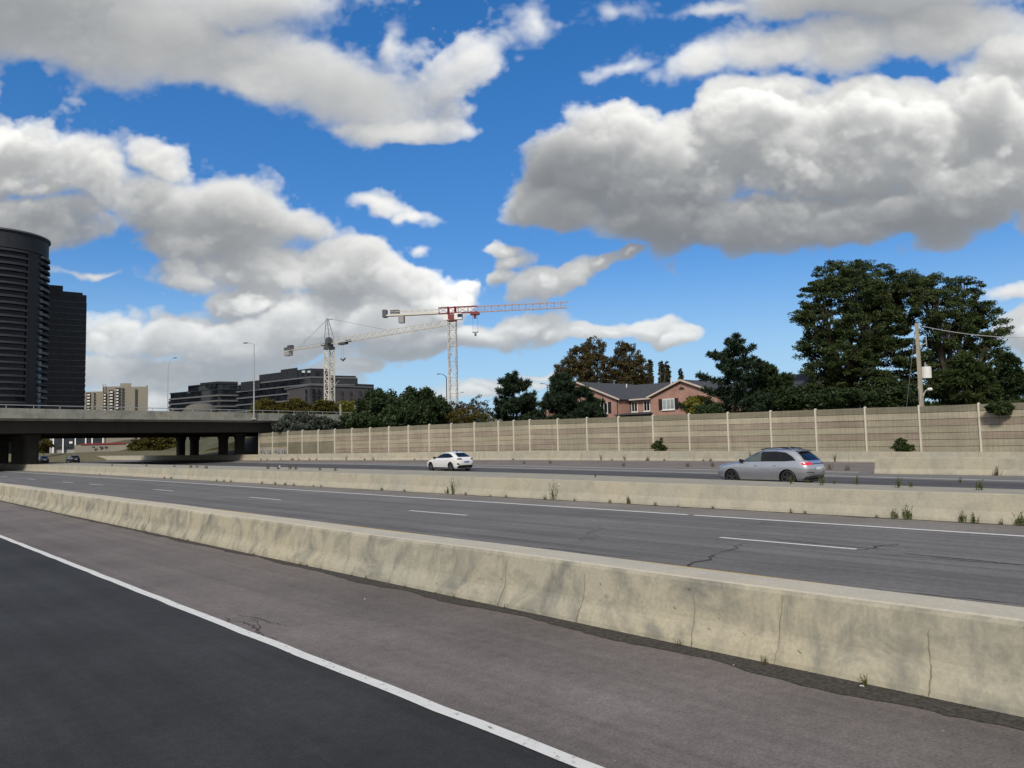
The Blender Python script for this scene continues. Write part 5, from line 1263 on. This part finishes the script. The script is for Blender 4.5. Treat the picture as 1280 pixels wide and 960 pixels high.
# ================================================================== LAMP POSTS, POLE, SIGN
def lamp(name, label, base, ztop, reach, m, head='cobra', r=.10, rise=1.8):
    """arm leaves the shaft below the top and carries a cobra head; reach is a world vector."""
    base = np.array(base, float); th = thing('street_lamp', label, 'street lamp', base, 0, 'street lamps'); org = base
    sh = np.array([base[0], base[1], ztop - rise])
    b = MB(org); b.tube([base, sh], [r * 1.35, r * .8], 8); b.build('pole', M[m], th)
    rv_ = np.array([*reach, 0.]); rl = np.linalg.norm(rv_); rd = rv_ / rl
    b = MB(org); b.tube([sh + rv_ * q + np.array([0, 0, rise * math.sin(q * math.pi / 2)]) for q in np.linspace(0, 1, 6)], [r * .7, r * .65, r * .6, r * .55, r * .5, r * .45], 6); b.build('arm', M[m], th)
    h0 = sh + rv_ + np.array([0, 0, rise]); sd = np.array([-rd[1], rd[0], 0])
    b = MB(org); n = 8; prof = [(0, .06), (.15, .14), (.45, .20), (.75, .17), (.9, .05)]; vs = []
    for s_, w in prof:
        for k in range(n): a = 2 * math.pi * k / n; vs.append(h0 + rd * s_ + sd * w * math.cos(a) + np.array([0, 0, w * .5 * math.sin(a)]))
    b.add(vs, [(i * n + k, i * n + (k + 1) % n, (i + 1) * n + (k + 1) % n, (i + 1) * n + k) for i in range(len(prof) - 1) for k in range(n)] + [tuple(range(n))[::-1], tuple((len(prof) - 1) * n + k for k in range(n))]); b.build('lamp_head', M['pole_dark'], th)
    return th
def bridge_pt(px, t_off, z):
    P0 = BP + BN * t_off; q = on_line(px, 510, P0, BU); return np.array([q[0], q[1], z])
q = bridge_pt(209.5, BW - .2, 8.0); dq = np.hypot(*q[:2]); Dq = q[:2] @ FWD
lamp('street_lamp', 'bent-arm street lamp on the bridge, leftmost of the lamps', q, zat(215, 447.5, Dq), RGT * (6.0 * Dq / FPX), 'steel', rise=(13.5) * Dq / FPX, r=.085)
q = bridge_pt(317.5, -.3, 6.9); Dq = q[:2] @ FWD
th = lamp('street_lamp', 'tall pale lamp post standing on the near bridge parapet', q, zat(317, 428.5, Dq), -RGT * (7.0 * Dq / FPX), 'steel', rise=.25, r=.085)
b = MB(q); b.obox(q + [0, 0, .1], RGT3 * .45 if False else np.array([RGT[0], RGT[1], 0]) * .4, np.array([FWD[0], FWD[1], 0]) * .3, (0, 0, .12)); b.build('base_plate', M['slab'], th)
q = bridge_pt(418.3, BW - .2, 8.0); Dq = q[:2] @ FWD
lamp('street_lamp', 'short lamp post with long rising arm on the bridge, in front of the dark flats', q, zat(424, 476, Dq), RGT * (6.5 * Dq / FPX), 'steel', rise=7.0 * Dq / FPX, r=.11)
q = at_d(558.5, 500, 165); q[2] = 0; lamp('street_lamp', 'dark lamp post with arm to the left, beside the red crane mast', q, zat(552, 467.5, 165), -RGT * (7.0 * 165 / FPX), 'pole_dark', rise=4.0 * 165 / FPX, r=.12)
q = at_d(570.5, 520, 230); q[2] = 0; lamp('street_lamp', 'distant lamp post with arm to the right, behind the red crane mast', q, zat(575, 490.5, 230), RGT * (6.0 * 230 / FPX), 'steel', rise=5 * 230 / FPX, r=.13)
q = at_d(685, 520, 190); q[2] = 0; lamp('street_lamp', 'lamp post whose head shows left of the bronze trees', q, zat(680, 479.5, 190), -RGT * (4.5 * 190 / FPX), 'pole_dark', rise=2 * 190 / FPX, r=.10)
for px, lb in ((425.5, 'thin square post rising behind the bridge parapet near its right end, left one'), (444.3, 'thin square post at the bridge end touching the dark evergreen')):
    q = bridge_pt(px, 8.0, 6.9); Dq = q[:2] @ FWD; zt_ = zat(px, 505.5, Dq); th = thing('fence_post', lb, 'post', q)
    b = MB(q); b.box(q[0] - .12, q[0] + .12, q[1] - .12, q[1] + .12, 6.9, zt_); b.build('shaft', M['slab'], th); b = MB(q); b.box(q[0] - .15, q[0] + .15, q[1] - .15, q[1] + .15, zt_, zt_ + .1); b.build('cap', M['slab'], th)
# utility pole
q = at_d(1152, 505, 72.); q[2] = 0; k = 72. / FPX; zt_ = zat(1150, 404, 72.); R3 = np.array([RGT[0], RGT[1], 0.]); F3 = np.array([FWD[0], FWD[1], 0.])
t = thing('utility_pole', 'grey concrete utility pole with transformer and small lamp beyond the wall', 'utility pole', q)
b = MB(q); b.tube([q, [q[0], q[1], zt_]], [.27, .17], 4); b.build('pole', M['pole_conc'], t)
def up_(dx, py, dy=0): return q + R3 * dx * k + F3 * dy + np.array([0, 0, zat(1152, py, 72.)])
b = MB(q); b.tube([up_(8.5, 473), up_(8.5, 472.8), up_(8.5, 458.8), up_(8.5, 458.6)], [.40, .43, .43, .36], 16); tr = b.build('transformer', M['white'], t)
b = MB(q); b.tube([up_(7.5, 458.6), up_(7.5, 453)], .06, 6); b.tube([up_(9.5, 458.6), up_(9.5, 455.5)], .05, 6); b.build('bushing', M['slab'], tr)
b = MB(q)
for y in (461.5, 470): b.obox(up_(3.6, y), R3 * .16, F3 * .05, (0, 0, .04))
b.build('bracket', M['steel'], tr)
b = MB(q); b.tube([up_(1.5, 432), up_(6, 431), up_(10.5, 428.5)], .05, 5); b.tube([up_(10.8, 433), up_(10.8, 421)], .05, 5); b.tube([up_(1.5, 434), up_(6, 431)], .04, 5); b.build('insulator_arm', M['steel'], t)
b = MB(q); b.tube([up_(2.0, 497), up_(3.5, 492.5), up_(6, 488.5), up_(9.5, 487)], .06, 6); ar = b.build('lamp_arm', M['steel'], t)
b = MB(q); b.tube([up_(8.5, 487.2), up_(10, 486.8), up_(13, 486.8), up_(14.6, 487.4)], [.09, .15, .17, .08], 8); b.build('lamp_head', M['white'], ar)
b = MB(q); b.obox(up_(-2.0, 494), R3 * .05, F3 * .12, (0, 0, .5)); b.build('meter_box', M['steel'], t)
e_ = at_d(1300, 413.5, 70); e2 = at_d(1420, 408, 66)
for nm, lb, p0, p1 in (('power_line', 'thin grey power cable running right from the pole top', up_(0, 406), e2), ):
    b = MB(p0); pts = [np.array(p0) + (np.array(p1) - p0) * s - np.array([0, 0, 1.1]) * 4 * s * (1 - s) for s in np.linspace(0, 1, 24)]; b.tube(pts, .030, 5); o = b.build(nm, M['steel'], None); o.location = p0; tag(o, lb, 'cable')
p0 = up_(-3, 415); p1 = at_d(1132, 520, 71); b = MB(p0); b.tube([p0, p1], .03, 5); o = b.build('guy_wire', M['dark'], None); o.location = p0; tag(o, 'dark slanting guy wire left of the utility pole', 'cable')
# sign by the wall
q = at_x(484.2, 566, 64.9); q[2] = .9 if False else 0; t = thing('road_sign', 'small white road sign on a thin post before the noise wall', 'sign', q)
b = MB(q); b.tube([q, [q[0], q[1], at_x(484.2, 545, 64.9)[2] + .2]], .05, 6); b.build('post', M['pole_dark'], t)
Dq = q[:2] @ FWD; z1, z0 = zat(484, 544, Dq), zat(484, 553.5, Dq); w = 2.3 * Dq / FPX
b = MB(q); b.obox(q + [0, 0, (z0 + z1) / 2 - q[2]] - F3 * .08, R3 * w, F3 * .02, (0, 0, (z1 - z0) / 2)); pl = b.build('sign_plate', M['white'], t)
b = MB(q); c = q + np.array([0, 0, z1 - (z1 - z0) * .38 - q[2]]) - F3 * .115
pts = [c + R3 * w * .62 * math.cos(a) + np.array([0, 0, w * .62 * math.sin(a)]) for a in np.linspace(0, 2 * math.pi, 17)]; b.tube(pts, .045, 4); b.tube([pts[6], pts[14]], .05, 4); b.build('sign_symbol', M['dark'], pl)
# ================================================================== CARS
def mat_paint(name, col, metal=0., flake=0.):
    m, nt, b = new_mat(name); b.inputs['Base Color'].default_value = (*col, 1); b.inputs['Metallic'].default_value = metal
    b.inputs['Roughness'].default_value = .30; b.inputs['Coat Weight'].default_value = .7; b.inputs['Coat Roughness'].default_value = .06
    f = noise(nt, objco(nt), 2.2, 4)
    nt.links.new(ramp(nt, f, [(.3, tuple(c * .94 for c in col)), (.7, tuple(min(1, c * 1.03) for c in col))]), b.inputs['Base Color'])
    return m
M['paint_white'] = mat_paint('white_car_paint', (.80, .80, .79))
M['paint_silver'] = mat_paint('silver_car_paint', (.60, .62, .66), .80)
M['paint_black'] = mat_paint('black_car_paint', (.012, .013, .018))
M['car_glass'] = mat_glass('car_glass', (.010, .012, .014), .06, .45)
M['car_glass_clear'] = mat_glass('clear_car_glass', (.10, .12, .12), .06, .6)
M['trim_black'] = mat_plain('black_trim', (.010, .010, .011), .45, var=.1)
M['clad'] = mat_plain('dark_cladding', (.035, .036, .038), .6, var=.1)
M['rim'] = mat_plain('alloy_rim', (.22, .23, .25), .35, .7, var=.05)
M['rim_dark'] = mat_plain('dark_alloy_rim', (.09, .095, .10), .35, .6, var=.05)
M['lamp_dark'] = mat_plain('smoked_lamp', (.06, .012, .014), .2, var=.05, coat=.6)
M['plate'] = mat_plain('number_plate', (.62, .66, .72), .5, var=.1)
M['plate_blue'] = mat_plain('blue_plate_band', (.05, .16, .42), .5, var=.1)
M['head'] = mat_glass('headlight_glass', (.30, .32, .34), .08, .6)
def m_brake():
    m, nt, b = new_mat('lit_tail_lamp'); b.inputs['Base Color'].default_value = (.55, .015, .035, 1); b.inputs['Roughness'].default_value = .2
    b.inputs['Emission Color'].default_value = (1, .03, .09, 1); b.inputs['Emission Strength'].default_value = .22; return m
M['brake'] = m_brake()
class Car:
    P = 6.
    def __init__(s, front, rear, hw, H, zs, r_arch, wheels, sc_):
        s.f, s.r, s.h = front, rear, hw; s.H = H; s.zs = zs; s.ra = r_arch; s.w = wheels; s.sc = sc_
    def xf(s, z): return float(np.interp(z, [q[0] for q in s.f], [q[1] for q in s.f]))
    def xr(s, z): return float(np.interp(z, [q[0] for q in s.r], [q[1] for q in s.r]))
    def hw(s, z): return float(np.interp(z, [q[0] for q in s.h], [q[1] for q in s.h]))
    def side(s, x, z):
        a, c = s.xr(z), s.xf(z); q = min(1, abs(2 * (x - a) / (c - a) - 1)); return s.hw(z) * (1 - q ** s.P) ** (1 / s.P)
    def rear(s, y, z):
        a, c = s.xr(z), s.xf(z); q = min(.999, abs(y) / s.hw(z)); return (a + c) / 2 - (c - a) / 2 * (1 - q ** s.P) ** (1 / s.P)
    def front(s, y, z):
        a, c = s.xr(z), s.xf(z); q = min(.999, abs(y) / s.hw(z)); return (a + c) / 2 + (c - a) / 2 * (1 - q ** s.P) ** (1 / s.P)
def patch(name, poly, fn, m, parent, cuts=10):
    """flat outline draped on the body through fn(u, v) -> point."""
    bm = bmesh.new(); vs = [bm.verts.new((u, v, 0)) for u, v in poly]; bm.faces.new(vs)
    bmesh.ops.triangulate(bm, faces=bm.faces[:])
    bmesh.ops.subdivide_edges(bm, edges=bm.edges[:], cuts=cuts, use_grid_fill=True)
    for v in bm.verts: v.co = fn(v.co.x, v.co.y)
    bmesh.ops.recalc_face_normals(bm, faces=bm.faces[:])
    me = bpy.data.meshes.new(name); bm.to_mesh(me); bm.free(); me.materials.append(m)
    for p in me.polygons: p.use_smooth = True
    o = bpy.data.objects.new(name, me); COL.objects.link(o); o.parent = parent; return o
def car(name, label, loc, yaw, spec, paint, rimm, tail, style):
    c = spec; t = thing(name, label, 'car', loc, math.radians(90) + yaw)
    t.scale = c.sc
    # body of horizontal slices
    zz = []
    for a, b_, n in [(c.zs, .95, 16), (.95, 1.12, 10), (1.12, c.H - .12, 14), (c.H - .12, c.H, 10)]: zz += list(np.linspace(a, b_, n, endpoint=False))
    zz.append(c.H); n = 120; vs = []
    for z in zz:
        a, f_ = c.xr(z), c.xf(z); h = c.hw(z)
        for k in range(n):
            q = 2 * math.pi * k / n; cx, sy = math.cos(q), math.sin(q)
            e = 2 / c.P
            vs.append(((a + f_) / 2 + (f_ - a) / 2 * math.copysign(abs(cx) ** e, cx), h * math.copysign(abs(sy) ** e, sy), z))
    fs = [(i * n + k, i * n + (k + 1) % n, (i + 1) * n + (k + 1) % n, (i + 1) * n + k) for i in range(len(zz) - 1) for k in range(n)]
    fs += [tuple(range(n))[::-1], tuple((len(zz) - 1) * n + k for k in range(n))]
    b = MB(); b.add(vs, fs); body = b.build('body', [paint, M['trim_black']], t, True)
    # wheel arches cut out
    cb = MB()
    for wx in c.w:
        for sy in (-1, 1):
            m_ = 28; r0 = []
            for yy in (sy * .58, sy * 1.3): r0 += [(wx + c.ra * math.cos(2 * math.pi * k / m_), yy, .34 + c.ra * math.sin(2 * math.pi * k / m_)) for k in range(m_)]
            ff = [(k, (k + 1) % m_, m_ + (k + 1) % m_, m_ + k) for k in range(m_)] + [tuple(range(m_))[::-1], tuple(m_ + k for k in range(m_))]
            if sy < 0: ff = [q[::-1] for q in ff]
            cb.add(r0, [q[::-1] for q in ff])
    cut = cb.build('cutter', [M['trim_black']])
    bmh = bmesh.new(); bmh.from_mesh(cut.data); bmesh.ops.recalc_face_normals(bmh, faces=bmh.faces[:]); bmh.to_mesh(cut.data); bmh.free()
    md = body.modifiers.new('arches', 'BOOLEAN'); md.operation = 'DIFFERENCE'; md.object = cut; md.solver = 'EXACT'
    try: md.material_mode = 'TRANSFER'
    except Exception: pass
    body.parent = None; bpy.context.view_layer.update()
    me = bpy.data.meshes.new_from_object(body.evaluated_get(bpy.context.evaluated_depsgraph_get()))
    body.modifiers.clear(); body.data = me; body.parent = t; bpy.data.objects.remove(cut)
    for p in me.polygons: p.use_smooth = True
    try: me.set_sharp_from_angle(angle=math.radians(38))
    except Exception: pass
    O = .005
    def sd(sgn, off): return lambda u, v: (u, sgn * (c.side(u, v) + off), v)
    def rr(off): return lambda u, v: (c.rear(u, v) - off, u, v)
    def fr_(off): return lambda u, v: (c.front(u, v) + off, u, v)
    for sg in (1, -1):
        patch('window_trim', style['dlo'], sd(sg, .004), M['trim_black'], t)
        for nm, poly, gm in style['glass']: patch('side_window', poly, sd(sg, .009), M[gm], t)
        for poly, hx in style['doors']:
            d = patch('door', poly, sd(sg, .006), paint, t, 6)
            h = MB(); z_ = style['handle_z']; y_ = c.side(hx, z_) + .015; h.obox((hx, sg * y_, z_), (.10, 0, 0), (0, .022, 0), (0, 0, .018)); h.build('handle', style.get('handle_m', paint), d)
        patch('sill_trim', style['sill'], sd(sg, .010), M[style['sill_m']], t)
        for wx in c.w:
            k = []; m_ = 20
            for i in range(m_ + 1): a = math.pi * (-.10 + 1.20 * i / m_); k.append((wx + (c.ra + .045) * math.cos(a), .34 + (c.ra + .045) * math.sin(a)))
            for i in range(m_, -1, -1): a = math.pi * (-.10 + 1.20 * i / m_); k.append((wx + (c.ra - .002) * math.cos(a), .34 + (c.ra - .002) * math.sin(a)))
            k = [(u, max(v, c.zs + .01)) for u, v in k]
            h = MB(); vs = []; fs = []
            for i in range(m_ + 1):
                a = math.pi * (-.10 + 1.20 * i / m_)
                for R in (c.ra - .004, c.ra + style['arch_w']):
                    u, v = wx + R * math.cos(a), max(.34 + R * math.sin(a), c.zs + .01); vs.append((u, sg * (c.side(u, v) + .012), v))
                if i: fs.append((2 * i - 2, 2 * i - 1, 2 * i + 1, 2 * i))
            h.add(vs, fs); h.build('arch_trim', paint if style['arch_paint'] else M['clad'], t, True)
        # mirror
        mx_, mz_ = style['mirror']; y_ = c.side(mx_, mz_)
        h = MB(); h.hexa([(mx_ - .07, sg * (y_ - .02), mz_ - .02), (mx_ + .10, sg * (y_ - .02), mz_ - .02), (mx_ + .06, sg * (y_ + .22), mz_), (mx_ - .05, sg * (y_ + .22), mz_),
                          (mx_ - .07, sg * (y_ - .02), mz_ + .09), (mx_ + .10, sg * (y_ - .02), mz_ + .09), (mx_ + .04, sg * (y_ + .21), mz_ + .13), (mx_ - .05, sg * (y_ + .21), mz_ + .13)]); h.build('mirror', M['trim_black'], t)
        # lamps
        tl = patch('tail_lamp', [(sg * u, v) for u, v in style['tail_rear']], rr(.010), tail if sg > 0 else M[style['tail_far']], t)
        patch('headlight', style['head_side'], sd(sg, .008), M['head'], t)
    patch('rear_window', style['rear_win'], rr(.010), M['car_glass'], t, 12)
    patch('windscreen', style['screen'], fr_(.010), M['car_glass'], t, 12)
    for poly, mm in style['rear_bits']: patch('bumper_trim', poly, rr(.014), M[mm], t)
    pl = patch('number_plate', style['plate'], rr(.018), M['plate'], t, 2)
    if style.get('plate_band'): patch('plate_band', style['plate_band'], rr(.024), M['plate_blue'], pl, 2)
    # roof furniture
    if style['rails']:
        for sg in (1, -1):
            h = MB(); pts = [(x, sg * (c.hw(c.H - .06) - .05), z) for x, z in style['rails']]; h.tube(pts, .022, 6); h.build('roof_rail', M['trim_black'], t)
    h = MB(); h.hexa(style['spoiler']); h.build('spoiler', paint, t)
    h = MB(); xa = style['fin'][0]; h.hexa([(xa - .12, -.02, style['fin'][1]), (xa + .12, -.02, style['fin'][1]), (xa + .12, .02, style['fin'][1]), (xa - .12, .02, style['fin'][1]), (xa - .14, -.008, style['fin'][1] + .07), (xa - .06, -.008, style['fin'][1] + .07), (xa - .06, .008, style['fin'][1] + .07), (xa - .14, .008, style['fin'][1] + .07)]); h.build('roof_fin', M['trim_black'], t)
    # under tray so that no light passes below the shell
    # wheels
    R = c.ra - .055
    for wx in c.w:
        for sg in (1, -1):
            yw = sg * (c.hw(.4) - .02)
            wh = bpy.data.objects.new('wheel', None); COL.objects.link(wh); wh.parent = t; wh.location = (wx, yw, R)
            h = MB(); m_ = 28; prof = [(R * .66, 0.0), (R * .70, .012), (R * .93, .012), (R, -.03), (R, -.19), (R * .93, -.22), (R * .6, -.22)]; vs = []
            for r_, d_ in prof: vs += [(r_ * math.cos(2 * math.pi * k / m_), sg * d_, r_ * math.sin(2 * math.pi * k / m_)) for k in range(m_)]
            h.add(vs, [(i * m_ + k, i * m_ + (k + 1) % m_, (i + 1) * m_ + (k + 1) % m_, (i + 1) * m_ + k) for i in range(len(prof) - 1) for k in range(m_)]); h.build('tyre', M['black'], wh, True)
            h = MB(); vs = []
            for r_, d_ in [(R * .67, .004), (R * .62, .004), (R * .60, -.06), (.02, -.06)]: vs += [(r_ * math.cos(2 * math.pi * k / m_), sg * d_, r_ * math.sin(2 * math.pi * k / m_)) for k in range(m_)]
            h.add(vs, [(i * m_ + k, i * m_ + (k + 1) % m_, (i + 1) * m_ + (k + 1) % m_, (i + 1) * m_ + k) for i in range(3) for k in range(m_)], 1)
            for s_ in range(5):
                a = 2 * math.pi * (s_ + .25) / 5
                for da in (-.16, .16):
                    d0 = np.array([math.cos(a), 0, math.sin(a)]); d1 = np.array([math.cos(a + da), 0, math.sin(a + da)])
                    h.tube([d0 * R * .10 + [0, sg * -.01, 0], d1 * R * .63 + [0, sg * -.004, 0]], .022, 4)
            h.tube([(0, sg * -.03, 0), (0, sg * .004, 0)], R * .15, 12)
            h.build('rim', [rimm, M['trim_black']], wh)
    h = MB(); h.box(c.xr(c.zs) + .25, c.xf(c.zs) - .25, -.75, .75, c.zs - .08, c.zs - .004); h.build('underbody', M['trim_black'], t)
    return t
suv_spec = Car([(.24, 2.22), (.36, 2.36), (.60, 2.38), (.80, 2.33), (.90, 2.20), (.97, 1.85), (1.03, 1.40), (1.07, 1.08), (1.12, .98), (1.3, .66), (1.5, .22), (1.58, -.02), (1.64, -.35), (1.67, -.9)],
               [(.24, -2.22), (.36, -2.36), (.55, -2.41), (.78, -2.42), (.95, -2.37), (1.03, -2.33), (1.08, -2.28), (1.3, -2.04), (1.5, -1.78), (1.56, -1.66), (1.62, -1.38), (1.67, -.95)],
               [(.24, .86), (.36, .92), (.62, .955), (.85, .955), (.98, .93), (1.06, .895), (1.12, .86), (1.3, .79), (1.5, .70), (1.58, .63), (1.64, .48), (1.67, .30)], 1.67, .24, .415, (1.42, -1.42), (1.005, 1.0, 1.02))
suv_style = dict(
    dlo=[(1.02, 1.07), (.68, 1.27), (.30, 1.45), (0.0, 1.51), (-.8, 1.525), (-1.3, 1.47), (-1.62, 1.30), (-1.82, 1.12), (-1.3, 1.085)],
    glass=[('f', [(.86, 1.10), (.64, 1.25), (.30, 1.41), (.02, 1.465), (-.10, 1.47), (-.12, 1.10)], 'car_glass_clear'), ('r', [(-.20, 1.10), (-.18, 1.47), (-.78, 1.48), (-.98, 1.46), (-1.02, 1.105)], 'car_glass'), ('q', [(-1.08, 1.11), (-1.04, 1.45), (-1.28, 1.425), (-1.56, 1.29), (-1.72, 1.14)], 'car_glass')],
    doors=[([(1.0, .36), (1.03, .80), (.98, 1.045), (-.14, 1.06), (-.16, .36)], .10), ([(-.18, .36), (-.16, 1.06), (-1.0, 1.07), (-1.05, .82), (-.90, .36)], -.84)],
    handle_z=.90, sill=[(.98, .27), (.98, .36), (-.98, .36), (-.98, .27)], sill_m='steel', arch_w=.035, arch_paint=True, mirror=(.86, 1.06),
    tail_rear=[(.42, .94), (.85, .92), (.85, 1.03), (.60, 1.045), (.44, 1.0)], tail_side=[(-2.02, .95), (-2.06, 1.03), (-2.30, 1.035), (-2.34, .93)], tail_far='lamp_dark',
    head_side=[(2.05, .76), (1.95, .86), (2.26, .85), (2.34, .76)],
    rear_win=[(-.68, 1.12), (-.70, 1.16), (-.58, 1.43), (-.50, 1.47), (.50, 1.47), (.58, 1.43), (.70, 1.16), (.68, 1.12)],
    screen=[(-.80, 1.13), (.80, 1.13), (.60, 1.50), (-.60, 1.50)],
    rear_bits=[([(-.78, .27), (.78, .27), (.80, .42), (.55, .46), (-.55, .46), (-.80, .42)], 'clad'), ([(.40, .585), (.80, .60), (.80, .63), (.40, .615)], 'lamp_dark'), ([(-.80, .60), (-.40, .585), (-.40, .615), (-.80, .63)], 'lamp_dark'), ([(-.42, .955), (.42, .955), (.42, .985), (-.42, .985)], 'trim_black')],
    plate=[(-.25, .70), (.25, .70), (.25, .82), (-.25, .82)], rails=[(.05, 1.60), (-.3, 1.665), (-.9, 1.68), (-1.3, 1.64), (-1.55, 1.57)],
    spoiler=[(-1.90, -.58, 1.505), (-1.60, -.58, 1.55), (-1.60, .58, 1.55), (-1.90, .58, 1.505), (-1.92, -.54, 1.53), (-1.42, -.56, 1.61), (-1.42, .56, 1.61), (-1.92, .54, 1.53)], fin=(-1.2, 1.63))
S = 1.0
q = at_x(985, 597, 32.4); loc = (32.4 + .955, q[1] + 1.42 * 1.005, .005)
car('silver_suv', 'silver sport utility car with red tail lamp and dark roof rails, driving left', loc, math.radians(-1.5), suv_spec, M['paint_silver'], M['rim_dark'], M['brake'], suv_style)
# white liftback
hb_spec = Car([(.20, 2.12), (.32, 2.24), (.52, 2.26), (.68, 2.18), (.78, 1.95), (.86, 1.55), (.92, 1.15), (.97, .98), (1.1, .70), (1.25, .35), (1.36, -.05), (1.42, -.5), (1.44, -.8)],
              [(.20, -2.05), (.32, -2.18), (.55, -2.25), (.78, -2.26), (.92, -2.22), (1.0, -2.14), (1.06, -1.98), (1.2, -1.66), (1.32, -1.36), (1.38, -1.22), (1.42, -1.0), (1.44, -.9)],
              [(.20, .80), (.32, .87), (.58, .90), (.78, .90), (.90, .87), (.98, .83), (1.1, .76), (1.25, .67), (1.36, .56), (1.42, .40), (1.44, .22)], 1.44, .20, .37, (1.36, -1.34), (1.06, 1.03, 1.10))
hb_style = dict(
    dlo=[(.98, .96), (.66, 1.11), (.25, 1.255), (-.1, 1.31), (-.7, 1.315), (-1.15, 1.24), (-1.62, 1.04), (-1.1, .99)],
    glass=[('f', [(.80, .985), (.60, 1.10), (.22, 1.22), (-.08, 1.265), (-.12, .99)], 'car_glass'), ('r', [(-.19, .99), (-.16, 1.27), (-.66, 1.275), (-.98, 1.22), (-1.02, 1.0)], 'car_glass'), ('q', [(-1.07, 1.01), (-1.03, 1.215), (-1.2, 1.18), (-1.46, 1.055)], 'car_glass')],
    doors=[([(.96, .30), (1.0, .70), (.94, .935), (-.13, .955), (-.15, .30)], .08), ([(-.17, .30), (-.15, .955), (-.95, .965), (-1.0, .74), (-.86, .30)], -.80)],
    handle_z=.82, sill=[(.95, .225), (.95, .285), (-.95, .285), (-.95, .225)], sill_m='clad', arch_w=.03, arch_paint=True, mirror=(.78, .95),
    tail_rear=[(.36, .86), (.77, .84), (.76, .95), (.50, .965)], tail_side=[(-1.92, .90), (-1.96, .95), (-2.12, .955), (-2.16, .86)], tail_far='lamp_dark',
    head_side=[(1.9, .66), (1.8, .74), (2.12, .74), (2.2, .65)],
    rear_win=[(-.60, 1.04), (-.48, 1.29), (-.40, 1.325), (.40, 1.325), (.48, 1.29), (.60, 1.04)],
    screen=[(-.74, .99), (.74, .99), (.50, 1.33), (-.50, 1.33)],
    rear_bits=[([(-.68, .24), (.68, .24), (.74, .38), (.58, .45), (-.58, .45), (-.74, .38)], 'trim_black'), ([(.58, .46), (.78, .50), (.78, .60), (.70, .60)], 'trim_black'), ([(-.78, .50), (-.58, .46), (-.70, .60), (-.78, .60)], 'trim_black')],
    plate=[(-.26, .62), (.26, .62), (.26, .76), (-.26, .76)], plate_band=[(-.22, .635), (.22, .635), (.22, .72), (-.22, .72)], rails=None,
    spoiler=[(-1.52, -.48, 1.315), (-1.20, -.50, 1.36), (-1.20, .50, 1.36), (-1.52, .48, 1.315), (-1.54, -.44, 1.335), (-1.05, -.46, 1.405), (-1.05, .46, 1.405), (-1.54, .44, 1.335)], fin=(-.95, 1.425))
q = at_x(564.5, 584, 38.5); loc = (38.5 + .9, q[1] + 1.34 * 1.06, .005)
car('white_hatchback', 'white liftback car with dark windows and blue number plate, driving left', loc, math.radians(-3), hb_spec, M['paint_white'], M['rim'], M['lamp_dark'], hb_style)
# two dark cars under the bridge
q = at_d(91, 577, 160); car('dark_suv', 'black sport utility car under the bridge beside the grassy bank', (q[0], q[1], .005), 0, suv_spec, M['paint_black'], M['rim_dark'], M['lamp_dark'], suv_style)
q = at_d(53, 577, 166); car('dark_hatchback', 'dark car half hidden behind the lit bridge column', (q[0], q[1], .005), 0, hb_spec, M['paint_black'], M['rim_dark'], M['lamp_dark'], hb_style)
